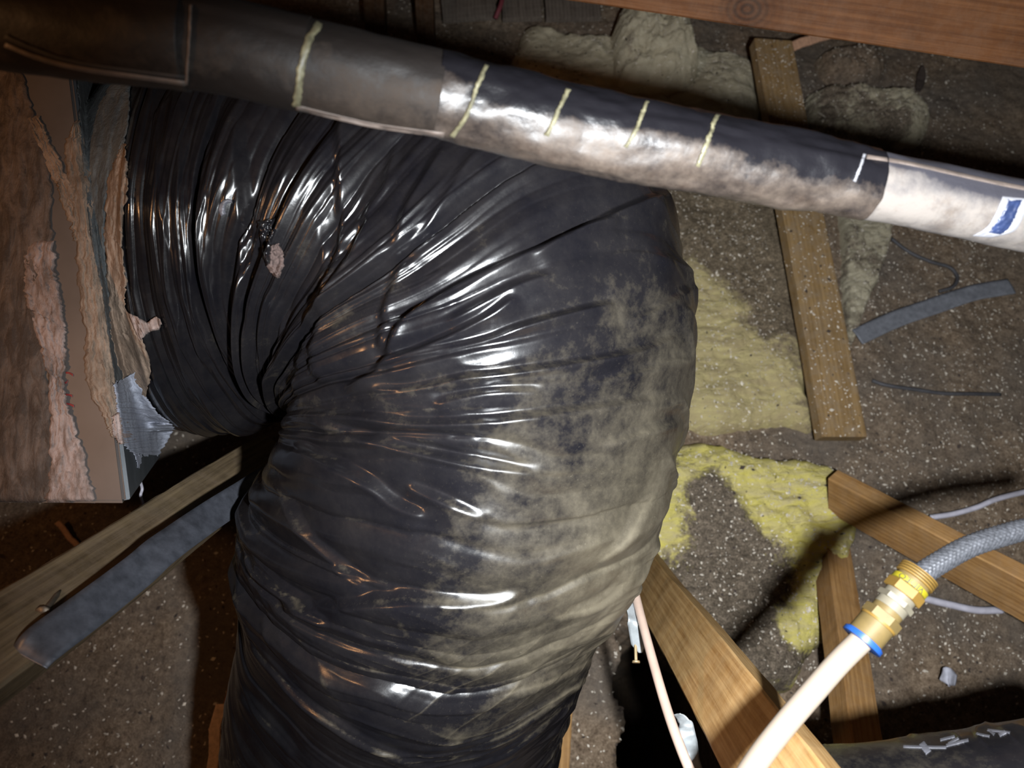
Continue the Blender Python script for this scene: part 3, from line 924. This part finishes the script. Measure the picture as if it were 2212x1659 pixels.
seg_a = pipe_seg('foam_sleeve', -200, 410, [(-200, 112), (410, 104)], M['sleeve_dull'], lo=0.05, hi=0.35, seed=1)
seg_b = pipe_seg('foam_sleeve', 408, 662, [(408, 101), (662, 99)], M['sleeve_dull'], lo=0.0, hi=0.3, seed=2)
seg_e = pipe_seg('foam_sleeve', 655, 948, [(655, 95), (948, 90)], M['sleeve_dull'], n=120, lo=0.0, hi=0.5, seed=5)
seg_c = pipe_seg('taped_sleeve', 940, 1872, [(940, 88), (1260, 88), (1500, 87), (1872, 76)], M['sleeve'], n=320, lo=-0.25, hi=0.55, seed=3, amp=0.0026)
seg_d = pipe_seg('foam_sleeve', 1866, 2420, [(1866, 72), (2212, 72), (2420, 72)], M['sleeve_grey'], lo=0.1, hi=0.75, seed=4)
bvh_pipe = bvh_of(seg_a, seg_b, seg_c, seg_d, seg_e)


def seam(pts, wpx, mat, name='glue_seam', seed=0, par=pipe, bvh=bvh_pipe, thick=0.0015, rag=1.5):
    p = resample(pts, 50)
    d = np.gradient(p, axis=0); d /= np.linalg.norm(d, axis=1)[:, None]
    nn = np.stack([-d[:, 1], d[:, 0]], 1) * wpx / 2
    return strip(name, [tuple(x) for x in p + nn], [tuple(x) for x in p - nn], bvh, mat, par, thick, nu=6, nv=50, rag=rag, lump=0.0008, seed=seed)


seam([(689, 48), (668, 85), (652, 140), (645, 195), (640, 232)], 17, M['seam'], seed=1, rag=4)
seam([(1050, 140), (1034, 180), (1018, 222), (1000, 262), (976, 296)], 9, M['seam'], seed=2, rag=3)
seam([(1228, 192), (1214, 222), (1198, 258), (1180, 294)], 9, M['seam'], seed=3, rag=3)
seam([(1398, 218), (1386, 250), (1370, 288), (1352, 318)], 8, M['seam'], seed=4, rag=3)
seam([(1550, 246), (1536, 284), (1522, 322), (1506, 360)], 10, M['seam'], seed=5, rag=3)
seam([(1868, 332), (1858, 362), (1846, 392)], 6, M['white_print'], seed=6, rag=1)
seam([(412, 10), (409, 80), (405, 140), (402, 184)], 6, M['pale_edge'], seed=7, rag=1)
seam([(10, 78), (90, 112), (180, 138), (300, 156), (400, 168)], 9, M['slit'], 'foam_slit', 8, rag=2)
seam([(10, 97), (90, 128), (180, 150), (300, 167), (402, 181)], 10, M['pale_edge'], 'foam_edge', 9, rag=1.5)
seam([(640, 232), (720, 252), (800, 270), (880, 282), (960, 292)], 11, M['pale_edge'], 'foam_edge', 10, rag=1.5)
seam([(1872, 338), (1960, 352), (2060, 374), (2150, 394), (2230, 410)], 9, M['pale_edge'], 'foam_edge', 11, rag=1)
strip('printed_label', [(2166, 424), (2150, 462), (2130, 492), (2100, 510)], [(2230, 430), (2210, 470), (2190, 500), (2140, 514)], bvh_pipe, M['white_print'], pipe, 0.0008, nu=14, nv=40, rag=1)
strip('printed_band', [(2178, 430), (2162, 462), (2146, 488), (2136, 503)], [(2208, 432), (2194, 468), (2178, 494), (2162, 508)], bvh_pipe, M['blue'], pipe, 0.0018, nu=12, nv=40, rag=2)

# ------------------------------------------------------------------ fibreglass batts
def batt(name, outline, h, mat, label, z0=0.0, seed=0, power=5, rings=46, nseg=220, lump=0.03, dirt=None, rag=0.012, streak=0.0, fine=0.010, cat='insulation', group=None):
    """Torn slab lying on the loose fill; outline given as pixels on the floor plane."""
    pts = np.array([tuple(FP(x, y, z0 + h * 0.5)) for x, y in outline])[:, :2]
    k = len(pts)
    o2 = resample(np.vstack([pts, pts[0]]), nseg + 1)[:-1]
    c = pts.mean(0)
    ang = np.arange(nseg)
    dv = o2 - c; rad = np.linalg.norm(dv, axis=1)
    dvn = dv / rad[:, None]
    rad = rad + rag * (fbm(o2[:, 0] * 22, o2[:, 1] * 22, 400 + seed, 3))
    rho = (np.arange(1, rings + 1) / rings)
    R, Aq = np.meshgrid(rho, ang, indexing='ij')
    X = c[0] + dvn[Aq, 0] * rad[Aq] * R; Y = c[1] + dvn[Aq, 1] * rad[Aq] * R
    prof = np.clip(1 - R ** (power * 2), 0, 1) ** 0.5
    Z = z0 - 0.03 + (h + 0.03) * prof + prof * (lump * fbm(X * 7 + seed, Y * 7, 410 + seed, 3) + fine * fbm(X * 38, Y * 38 + seed, 420 + seed, 3))
    if streak:
        Z += prof * streak * (1 - np.abs(fbm(X * 9 + Y * 6, Y * 34 - X * 10, 430 + seed, 3)))
    bulge = 1 + 0.05 * np.sin(np.pi * np.clip(prof, 0, 1)) * (R > 0.9)
    cz = z0 + h + lump * 0.0
    v = np.concatenate([[[c[0], c[1], float(Z[0].mean())]], np.stack([X, Y, Z], -1).reshape(-1, 3)])
    fs = [(0, 1 + j, 1 + (j + 1) % nseg) for j in range(nseg)]
    fs += [tuple(1 + f) for f in grid_faces(rings, nseg, True)]
    xy = v[:, :2]
    dm = np.zeros(len(v)) if dirt is None else dirt(xy)
    o = mesh_np(name, v, fs, mat, None, True, {'dirt': dm})
    fix_normals(o)
    return tag(o, label, cat, group)


def dirt_spots(spots):
    ws = [(FP(x, y, 0.06), r, s) for x, y, r, s in spots]
    def f(xy):
        d = np.zeros(len(xy))
        for w, r, s in ws:
            q = np.hypot(xy[:, 0] - w.x, xy[:, 1] - w.y) / r
            d = d + s * np.exp(-q ** 2)
        return np.clip(d, -1, 1)
    return f


batt('insulation_batt', [(1330, 1010), (1440, 960), (1540, 955), (1640, 985), (1740, 985), (1815, 1020), (1838, 1060), (1850, 1120), (1842, 1190), (1815, 1260), (1800, 1340), (1775, 1400), (1735, 1450), (1700, 1500), (1560, 1480), (1420, 1420), (1340, 1250)],
     0.12, M['batt_yellow'], 'yellow fibreglass batt right of the black elbow, crossed by a hose shadow', seed=1, streak=0.012, rings=60, nseg=260,
     dirt=dirt_spots([(1520, 1100, .09, .75), (1640, 1170, .07, .3), (1560, 1330, .19, .8), (1690, 1130, .06, -.7), (1800, 1200, .07, -.7), (1760, 1300, .06, -.5), (1700, 1360, .05, -.9), (1420, 1130, .08, -.6), (1740, 1020, .15, -.35), (1640, 1090, .08, -.5), (1600, 1010, .2, -.3), (1770, 1220, .08, -.2)]))
batt('insulation_batt', [(1400, 360), (1560, 350), (1690, 380), (1740, 560), (1755, 720), (1745, 850), (1765, 930), (1700, 915), (1600, 930), (1480, 930), (1400, 800), (1380, 560)],
     0.055, M['batt_pale'], 'pale yellow batt strewn with chips between the black elbow and loose board', seed=2, lump=0.025,
     dirt=dirt_spots([(1560, 480, .28, .45), (1700, 640, .13, .5), (1540, 640, .12, -.45), (1560, 760, .10, -.7), (1660, 830, .10, -.4), (1620, 900, .10, -.5), (1500, 880, .1, -.5)]))
batt('insulation_batt', [(1812, 440), (1915, 440), (1928, 500), (1908, 580), (1880, 640), (1858, 700), (1842, 748), (1826, 720), (1822, 640), (1822, 560)],
     0.06, M['batt_white'], 'narrow whitish strip of batt right of the loose board', seed=3, lump=0.015,
     dirt=dirt_spots([(1870, 560, .12, .3), (1840, 700, .1, .3)]))
batt('insulation_batt', [(1120, 60), (1260, 92), (1420, 100), (1540, 120), (1640, 150), (1640, 260), (1560, 262), (1400, 250), (1200, 230), (1100, 160)],
     0.12, M['batt_white'], 'long off white batt under the lumpy tuft behind the pipe', seed=4, lump=0.03)
batt('insulation_tuft', [(1316, 110), (1322, 60), (1335, 20), (1385, 20), (1420, 2), (1450, -4), (1472, 28), (1492, 60), (1500, 110), (1512, 150), (1470, 178), (1400, 180), (1340, 170)],
     0.20, M['batt_white'], 'lumpy cream tuft of fibreglass below the orange beam', z0=0.06, seed=5, lump=0.07, power=2.2, fine=0.02)
batt('insulation_batt', [(1742, 200), (1830, 195), (1900, 212), (1960, 208), (2005, 232), (2012, 262), (1990, 300), (1900, 306), (1780, 300), (1740, 270)],
     0.11, M['batt_white'], 'small layered dirty batt right of the board end', seed=6, lump=0.04, power=2.5, streak=0.02,
     dirt=dirt_spots([(1770, 240, .15, .5), (1900, 290, .12, .4)]))
batt('insulation_tuft', [(1760, 120), (1830, 95), (1900, 110), (1915, 160), (1860, 175), (1790, 165)], 0.07, M['wood_dark'] if False else M['floor'],
     'dark heap of crumbs beside the cut board end', seed=7, lump=0.05, power=2)

# ------------------------------------------------------------------ timber
def wood(name, A, B, w, t, mat, label, cat='board', **kw):
    o = beam(name, A, B, w, t, mat, **kw)
    return tag(o, label, cat)


lb_a, lb_b = FP(1664, 96, 0.24), FP(1815, 948, 0.10)
wood('loose_board', lb_a, lb_b, 0.128, 0.042, M['wood_dusty'], 'dusty tan board lying on the insulation right of the duct', normal=(0.12, 0.05, 1), seed=1)
wood('ceiling_joist', P(1800, 1062, 1.90), P(2330, 1345, 1.50), 0.125, 0.040, M['wood_orange'], 'orange joist rising out of the yellow batt toward the right edge', 'joist', normal=tuple(-FWD * 0.72 - UP * 0.62 - RT * .25), seed=2)
wood('truss_post', P(1792, 1150, 1.99), P(1872, 1720, 1.38), 0.074, 0.056, M['wood_orange'], 'orange truss post standing behind the cream tube', 'post', roll=math.radians(-42), seed=3)
wood('truss_web', P(1357, 1180, 2.10), P(1800, 1846, 0.60), 0.092, 0.040, M['wood_plank'], 'bright sawn truss web leaning toward the camera beside the black duct', 'truss', normal=tuple(-FWD - RT * 0.42 + UP * 0.30), seed=4)
wood('rafter_beam', RA, RB, 0.19, 0.045, M['wood_beam'], 'reddish rafter with a round knot across the top right corner', 'beam', seed=5)
wood('truss_strut', P(-120, 1478, 0.66), P(590, 985, 1.42), 0.082, 0.050, M['wood_grey'], 'weathered grey strut in the lower left behind the metal strap', 'strut', normal=tuple(-FWD * 0.80 - UP * 0.42 - RT * 0.25), seed=6)
wood('wood_stud', P(545, 1330, 1.62), P(440, 1800, 1.50), 0.036, 0.08, M['wood_red'], 'narrow red brown stud peeking out left of the lower duct', 'stud', seed=7)
wood('fibre_board', P(476, 1520, 1.52), P(440, 1800, 1.46), 0.022, 0.012, M['cardboard'], 'pale crumbling board strip leaning on the red brown stud', 'board', seed=8)
wood('wood_block', P(1224, 1500, 1.75), P(1214, 1800, 1.70), 0.030, 0.05, M['wood_orange'], 'sliver of orange timber showing right of the lower duct', 'block', seed=9)
for k, (x0, x1, lab) in enumerate([(955, 1075, 'grey plank at the top edge left of the red cable'), (1085, 1172, 'grey plank at the top edge right of the red cable'), (1178, 1300, 'grey plank at the top edge beside the cream tuft')]):
    a = FP((x0 + x1) / 2 - 12, -90, 0.10); b = FP((x0 + x1) / 2, 42, 0.09)
    wdt = (FP(x1, 10, .1) - FP(x0, 10, .1)).length * 0.97
    wood('sheathing_plank', a, b, wdt, 0.022, M['wood_dark'], lab, 'plank', normal=(0, -0.15, 1), seed=20 + k)
for k, (x0, w_, lab) in enumerate([(806, 0.07, 'dim brown stud at the top edge nearest the pipe'), (915, 0.06, 'dim brown stud at the top edge beside the grey planks')]):
    wood('wall_stud', FP(x0, -60, 0.35), FP(x0 + 10, 150, 0.0), w_, 0.04, M['wood_dim'], lab, 'stud', normal=(0, -0.6, 1), seed=30 + k)
wood('wood_scrap', FP(1712, 100, 0.24), FP(1800, 70, 0.22), 0.03, 0.016, M['splinter'], 'pale splintered scrap beside the end of the loose board', 'scrap', seed=41)

# ------------------------------------------------------------------ metal straps
def ribbon(name, pts, wdt, mat, label=None, cat='strap', thick=0.0012, tilt=None, n=90, wave=0.0, parent=None, seed=0, wdir=None, taper=None):
    p = resample(np.array([tuple(q) for q in pts]), n)
    T = np.gradient(p, axis=0); T /= np.linalg.norm(T, axis=1)[:, None]
    view = np.array(CAM) - p; view /= np.linalg.norm(view, axis=1)[:, None]
    if wdir is not None:
        W = np.tile(np.array(wdir, float), (n, 1))
    else:
        W = np.cross(T, view)
    W -= T * (W * T).sum(1)[:, None]; W /= np.linalg.norm(W, axis=1)[:, None]
    if tilt is not None:
        tl = np.interp(np.linspace(0, 1, n), *zip(*tilt))
        N0 = np.cross(W, T)
        W = W * np.cos(tl)[:, None] + N0 * np.sin(tl)[:, None]
    N = np.cross(W, T)
    m = 7
    hw = wdt / 2 * (np.ones(n) if taper is None else np.interp(np.linspace(0, 1, n), *zip(*taper)))
    q = np.linspace(-1, 1, m)
    rg = fbm(np.linspace(0, 9, n)[:, None] + seed, q[None, :] * 0.8 + 3, 500 + seed, 2) * wave
    top = p[:, None, :] + q[None, :, None] * (W * hw[:, None])[:, None, :] + N[:, None, :] * (thick / 2 + rg)[..., None]
    bot = p[:, None, :] + q[None, :, None] * (W * hw[:, None])[:, None, :] + N[:, None, :] * (-thick / 2 + rg)[..., None]
    v = np.concatenate([top.reshape(-1, 3), bot.reshape(-1, 3)]); n0 = n * m
    g = grid_faces(n, m)
    fs = [tuple(f) for f in g] + [tuple(n0 + k for k in f[::-1]) for f in g]
    ring = [(0, j) for j in range(m)] + [(i, m - 1) for i in range(1, n)] + [(n - 1, j) for j in range(m - 2, -1, -1)] + [(i, 0) for i in range(n - 2, 0, -1)]
    idx = [i * m + j for i, j in ring]
    for k in range(len(idx)):
        a, b = idx[k], idx[(k + 1) % len(idx)]
        fs.append((a, b, n0 + b, n0 + a))
    o = mesh_np(name, v, fs, mat, parent)
    fix_normals(o)
    if label: tag(o, label, cat)
    return o


ribbon('hanger_strap', [P(62, 1424, .70), P(100, 1385, .715), P(190, 1318, .765), P(300, 1232, .845), P(350, 1188, .89), P(440, 1124, .985), P(520, 1072, 1.08), P(585, 1032, 1.17), P(660, 1010, 1.29)],
       0.040, M['strap'], 'blue grey galvanised strap slung from the strut to the black duct', wave=0.002, tilt=[(0, 0.5), (0.12, 0.25), (0.4, -0.05), (0.55, 0.3), (0.75, -0.1), (1, 0.1)], n=140)
ribbon('hanger_strap', [P(1352, 1285, 1.05), P(1366, 1325, 1.03), P(1371, 1345, 1.02), P(1378, 1385, 1.02), P(1384, 1410, 1.02)], 0.020, M['strap_bright'],
       'short bright strap end with a nail between the duct and cream tubing', tilt=[(0, 0.7), (0.45, 0.6), (0.55, -0.3), (1, -0.3)], n=40, taper=[(0, .6), (.3, .8), (.5, 1), (.8, 1), (1, .25)])
ribbon('hanger_strap', [P(1462, 1542, .93), P(1478, 1560, .93), P(1486, 1590, .92), P(1496, 1630, .92), P(1502, 1672, .91)], 0.024, M['strap_bright'],
       'crumpled bright strap scrap hugging the bottom of the leaning truss web', tilt=[(0, -0.9), (0.25, -0.8), (0.35, 0.1), (1, 0.2)], n=50, wave=0.0012, taper=[(0, .5), (.3, .8), (.6, .8), (.8, .6), (1, .9)], seed=3)
fl = lambda x, y, z=0.022: FP(x, y, z)
ribbon('steel_strap', [fl(1852, 728, .05), fl(1930, 692, .045), fl(2010, 664, .042), fl(2100, 634, .045), fl(2186, 618, .05)], 0.052, M['strap_floor'],
       'flat grey strap lying on the insulation right of the loose board', wdir=(0.3, 1, 0), thick=0.003, wave=0.003)

# nails
def nail(name, A, B, r, mat, label, head=2.4):
    A = Vector(A); B = Vector(B); ax = (B - A).normalized()
    pts = [A, A.lerp(B, 0.3), A.lerp(B, 0.7), B - ax * r * 1.6, B - ax * r * 1.2, B - ax * r * 1.15, B]
    rr = [r * 0.35, r, r, r, r, r * head, r * head]
    o = tube(name, pts, rr, mat, None, nt=12)
    return tag(o, label, 'nail')


nail('nail', P(1372, 1372, 1.03), P(1374, 1432, 1.01), 0.0022, M['nail'], 'brassy nail poking out below the bright strap end')
nail('nail', P(133, 1272, .80), P(92, 1326, .755), 0.0032, M['nail_dark'], 'bent dark nail sticking out of the weathered grey strut')

# ------------------------------------------------------------------ cream tube with brass fittings and braided hose
line = empty('fitted_hose', P(1900, 1345, 0.6804))
tag(line, 'cream tube joined by brass fittings to a braided steel hose', 'hose')
TD = 0.0204
tube('plastic_tube', [P(1545, 1790, 0.6363), P(1625, 1659, 0.6489), P(1690, 1572, 0.6577), P(1760, 1490, 0.6678), P(1815, 1428, 0.6754), P(1868, 1376, 0.6804)], TD / 2, M['tube_white'], line, nt=28, sub=80)
FA, FB = P(1862, 1384, 0.6804), P(1985, 1240, 0.6867)
fax = (FB - FA).normalized(); FL = (FB - FA).length


def lathe(name, s0, s1, r, mat, parent, nt=32, hexn=False, prof=None):
    """Turned or hexagonal piece on the fitting axis between fractions s0 and s1."""
    n = FP  # noqa
    z = fax; v0 = (CAM - FA); x = (v0 - z * v0.dot(z)).normalized(); y = z.cross(x)
    rows = prof or [(0, 0.93), (0.05, 1), (0.95, 1), (1, 0.93)]
    vs = []
    k = 6 if hexn else nt
    for (q, f) in rows:
        for j in range(k):
            a = 2 * math.pi * (j + (0.5 if hexn else 0)) / k
            p = FA + z * (FL * (s0 + (s1 - s0) * q)) + (x * math.cos(a) + y * math.sin(a)) * (r * f)
            vs.append(tuple(p))
    fs = [tuple(f) for f in grid_faces(len(rows), k, True)] + [tuple(range(k))[::-1], tuple(range((len(rows) - 1) * k, len(rows) * k))]
    o = mesh_np(name, vs, fs, mat, parent, smooth=not hexn)
    fix_normals(o)
    if not hexn:
        o.data.set_sharp_from_angle(angle=math.radians(40))
    return o


lathe('blue_collar', -0.02, 0.035, 0.01865, M['blue_ring'], line)
lathe('blue_collar_lip', 0.03, 0.05, 0.01701, M['blue_ring'], line)
lathe('brass_barrel', 0.045, 0.27, 0.01575, M['brass_dull'], line)
lathe('brass_ring', 0.26, 0.29, 0.01663, M['brass'], line)
lathe('hex_nut', 0.285, 0.40, 0.01739, M['brass_dull'], line, hexn=True)
lathe('brass_neck', 0.395, 0.47, 0.01361, M['brass_dull'], line)
lathe('nickel_coupling', 0.46, 0.555, 0.01411, M['nickel'], line)
lathe('hex_nut', 0.55, 0.62, 0.01663, M['nickel'], line, hexn=True)
lathe('nickel_coupling', 0.615, 0.69, 0.01386, M['nickel'], line)
lathe('hex_nut', 0.68, 0.80, 0.01739, M['brass'], line, hexn=True)
band = lathe('yellow_label', 0.80, 0.865, 0.01651, M['yellow'], line)
lathe('brass_barrel', 0.86, 0.93, 0.01487, M['brass_dull'], line)
for k in range(4):
    lathe('crimp_ring', 0.905 + k * 0.032, 0.928 + k * 0.032, 0.01739, M['brass'], line, prof=[(0, 0.86), (0.3, 1), (0.7, 1), (1, 0.86)])
lathe('ferrule', 0.90, 1.03, 0.01474, M['brass_dull'], line)


def braid(S, A):
    return 0.0006 * (np.abs(np.sin(A * 6 + S * 700)) + np.abs(np.sin(A * 6 - S * 700)) - 1)


tube('braided_hose', [P(1978, 1248, 0.6867), P(2030, 1215, 0.6905), P(2090, 1182, 0.6955), P(2160, 1158, 0.7006), P(2240, 1138, 0.7056), P(2380, 1118, 0.7182)], 0.0096, M['braid'], line, nt=48, sub=420, disp=braid)

# lettering bent round the yellow label
cu = bpy.data.curves.new('lettering', 'FONT'); cu.body = 'VIDEO'; cu.align_x = 'CENTER'; cu.align_y = 'CENTER'; cu.size = 1.0
tmp = bpy.data.objects.new('lettering_tmp', cu); COL.objects.link(tmp)
dg = bpy.context.evaluated_depsgraph_get(); dg.update()
tm = bpy.data.meshes.new_from_object(tmp.evaluated_get(dg))
bpy.data.objects.remove(tmp, do_unlink=True)
co = np.array([tuple(v.co) for v in tm.vertices]); fsx = [tuple(p.vertices) for p in tm.polygons]
z = fax; v0 = (CAM - FA); x = (v0 - z * v0.dot(z)).normalized(); y = z.cross(x)
vs = []
Rl = 0.01651 + 0.00025
for (tx, ty, _) in co:
    a = -tx * 0.0084 / Rl * 1.05
    # read from the lower right up over the label, letter tops toward the cream tube
    p = FA + z * (FL * 0.833 - ty * 0.0066) + (x * math.cos(a) + y * math.sin(a)) * Rl
    vs.append(tuple(p))
mesh_np('lettering', vs, fsx, M['ink'], band, smooth=False)

tag(tube('plastic_tube', [P(1350, 1190, 1.13), P(1366, 1256, 1.08), P(1384, 1330, 1.02), P(1408, 1420, .96), P(1440, 1530, .90), P(1472, 1620, .86), P(1510, 1710, .83)], 0.0059, M['tube_pink'], None, nt=20, sub=70),
    'thin cream tube running down between the black duct and leaning truss web', 'tube')

# ------------------------------------------------------------------ cables and scraps on the loose fill
def cable(pts, r, mat, label, name='cable', cat='cable'):
    return tag(tube(name, pts, r, mat, None, nt=12, sub=60), label, cat)


cable([fl(1925, 515, .03), fl(1965, 545, .03), fl(2010, 565, .03), fl(2052, 578, .03), fl(2068, 600, .03), fl(2058, 620, .03), fl(2028, 630, .02)], 0.0055, M['cable_dark'], 'dark cable curling above the flat grey strap')
cable([fl(1884, 822, .02), fl(1915, 832, .03), fl(1980, 842, .03), fl(2040, 850, .03), fl(2100, 851, .03), fl(2160, 852, .015)], 0.0055, M['cable_dark'], 'dark cable half buried below the flat grey strap')
cable([fl(2010, 1118, .05), fl(2060, 1110, .05), fl(2110, 1096, .05), fl(2160, 1076, .055), fl(2260, 1052, .06)], 0.007, M['cable_white'], 'white cable emerging above the orange joist at the right edge')
cable([fl(1972, 1285, .04), fl(2010, 1296, .04), fl(2060, 1308, .04), fl(2110, 1318, .04), fl(2165, 1318, .04)], 0.009, M['cable_white'], 'white cable stub below the braided hose')
cable([FP(1092, -30, .16), FP(1082, 10, .16), FP(1070, 40, .14)], 0.008, M['red_cable'], 'dull red cable between the grey planks at the top edge')
cable([P(303, 1040, 1.16), P(307, 1056, 1.15), P(304, 1070, 1.15), P(309, 1090, 1.14), P(312, 1104, 1.13)], 0.0022, M['cable_white'], 'short white wire end standing on the weathered strut', cat='wire')
wood('wood_splinter', FP(122, 1128, .06), FP(170, 1182, .02), 0.014, 0.008, M['splinter'], 'pinkish wood splinter in the loose fill below the plenum', 'splinter', nseg=12, seed=44)
ribbon('paper_scrap', [fl(2030, 1468, .06), fl(2048, 1462, .08), fl(2066, 1470, .06)], 0.045, M['paper'], 'little grey paper scrap above the lower right duct', 'paper', n=20, wdir=(0.2, 1, .25), wave=0.001, taper=[(0, .05), (.45, 1), (1, .55)])
ribbon('bark_chip', [FP(1993, 142, .05), FP(1990, 168, .05), FP(1984, 198, .05)], 0.030, M['flake_dark'], 'dark bark chip above the layered dirty batt', 'chip', n=20, wave=0.004, wdir=(1, 0, 0), taper=[(0, .3), (.4, 1), (.8, .9), (1, .4)])

# ------------------------------------------------------------------ small black duct at the lower right
def small_duct():
    pts = [P(1560, 1950, .80), P(1800, 1895, .775), P(2010, 1872, .765), P(2212, 1846, .755), P(2450, 1815, .745)]
    def dsp(S, A):
        x = S + 0.02 * fbm(S * 6, A * 1.2, 601, 2)
        r = 1 - np.abs(vnoise(x * 45, A * 1.6, 603))
        return 0.004 * fbm(S * 10, A * 1.5, 605, 3) + 0.0035 * r ** 5 * np.clip(vnoise(S * 7, A * 1.5 + 3, 607) + .5, 0, 1)
    return tube('flexible_duct', pts, 0.118, M['duct'], None, nt=140, sub=260, disp=dsp,
                attrs={'dust': lambda S, A: 0.24 * np.exp(-((S - 0.07) / 0.09) ** 2) + 0.16 + 0.16 * fbm(S * 8, A * 2, 611, 3)})


sd = small_duct()
tag(sd, 'smaller black flexible duct with silver tape marks in the lower right corner', 'duct')
bvh_sd = bvh_of(sd)
def mark(a, b, w, seed, mat='tape_silver'):
    a = np.array(a, float); b = np.array(b, float); d = b - a; d /= np.linalg.norm(d); nn = np.array([-d[1], d[0]]) * w / 2
    strip('tape_mark', [tuple(a + nn), tuple((a + b) / 2 + nn), tuple(b + nn)], [tuple(a - nn), tuple((a + b) / 2 - nn), tuple(b - nn)], bvh_sd, M[mat], sd, 0.0008, nu=6, nv=24, rag=1.2, lump=0.0004, seed=seed)
for k, (a, b, w) in enumerate([((1990, 1604), (2006, 1626), 14), ((1950, 1612), (2044, 1614), 6), ((2044, 1610), (2092, 1598), 7), ((2030, 1598), (2062, 1590), 6), ((2048, 1606), (2070, 1594), 6), ((2108, 1584), (2138, 1590), 5), ((2132, 1576), (2182, 1582), 5), ((2138, 1578), (2148, 1586), 6), ((2158, 1588), (2172, 1580), 9)]):
    mark(a, b, w, 40 + k)

# ------------------------------------------------------------------ loose chips strewn over everything on the floor
def chips(name, n, mat, label, seed, size, region, weight=None):
    rg = np.random.default_rng(seed)
    vs = []; fs = []
    objs = [o for o in bpy.data.objects if o.type == 'MESH' and o.parent is None and (o.name.startswith(('insulation', 'loose_board')))]
    fl_o = bpy.data.objects['floor']
    bpy.context.view_layer.update()
    trees = []
    for o in objs:
        bm = bmesh.new(); bm.from_mesh(o.data); bm.transform(o.matrix_world); trees.append(BVHTree.FromBMesh(bm)); bm.free()
    XX = rg.uniform(region[0], region[1], n); YY = rg.uniform(region[2], region[3], n); ZZ = floor_h(XX, YY) - 2.3 * shadow_pit(XX, YY)
    for k in range(n):
        x, y, zz = float(XX[k]), float(YY[k]), float(ZZ[k])
        for tr in trees:
            h = tr.ray_cast(Vector((x, y, 1.0)), Vector((0, 0, -1)))
            if h[0] is not None and h[0].z > zz: zz = h[0].z
        s = size * rg.uniform(0.5, 1.6) * (1.6 if rg.random() < 0.08 else 1)
        a = rg.uniform(0, 2 * math.pi); tl = rg.uniform(-0.5, 0.5)
        ca, sa = math.cos(a), math.sin(a)
        l, w, t = s, s * rg.uniform(0.3, 0.7), s * 0.25
        b0 = len(vs)
        for (u, v2, w2) in ((-l, 0, 0), (0, -w, 0.3 * t), (l, 0, 0), (0, w, 0), (0.1 * l, 0, t)):
            vs.append((x + u * ca - v2 * sa, y + u * sa + v2 * ca, zz + 0.001 + w2 + u * tl * 0.5 + abs(u * tl) * 0.5))
        fs += [(b0, b0 + 1, b0 + 4), (b0 + 1, b0 + 2, b0 + 4), (b0 + 2, b0 + 3, b0 + 4), (b0 + 3, b0, b0 + 4)]
    o = mesh_np(name, vs, fs, mat, None, smooth=False)
    return tag(o, label, 'debris', kind='stuff')


chips('wood_chips', 12000, M['flake'], 'larger pale chips and flakes strewn over the attic insulation', 71, 0.0032, (-1.5, 1.7, -0.4, 2.9))
chips('wood_shavings', 7000, M['flake'], 'finer pale shavings scattered around the loose board and batts', 73, 0.0026, (0.25, 1.5, 0.15, 2.2))
chips('dark_crumbs', 3500, M['flake_dark'], 'dark crumbs strewn over the attic insulation', 72, 0.0042, (-1.5, 1.7, -0.4, 2.9))
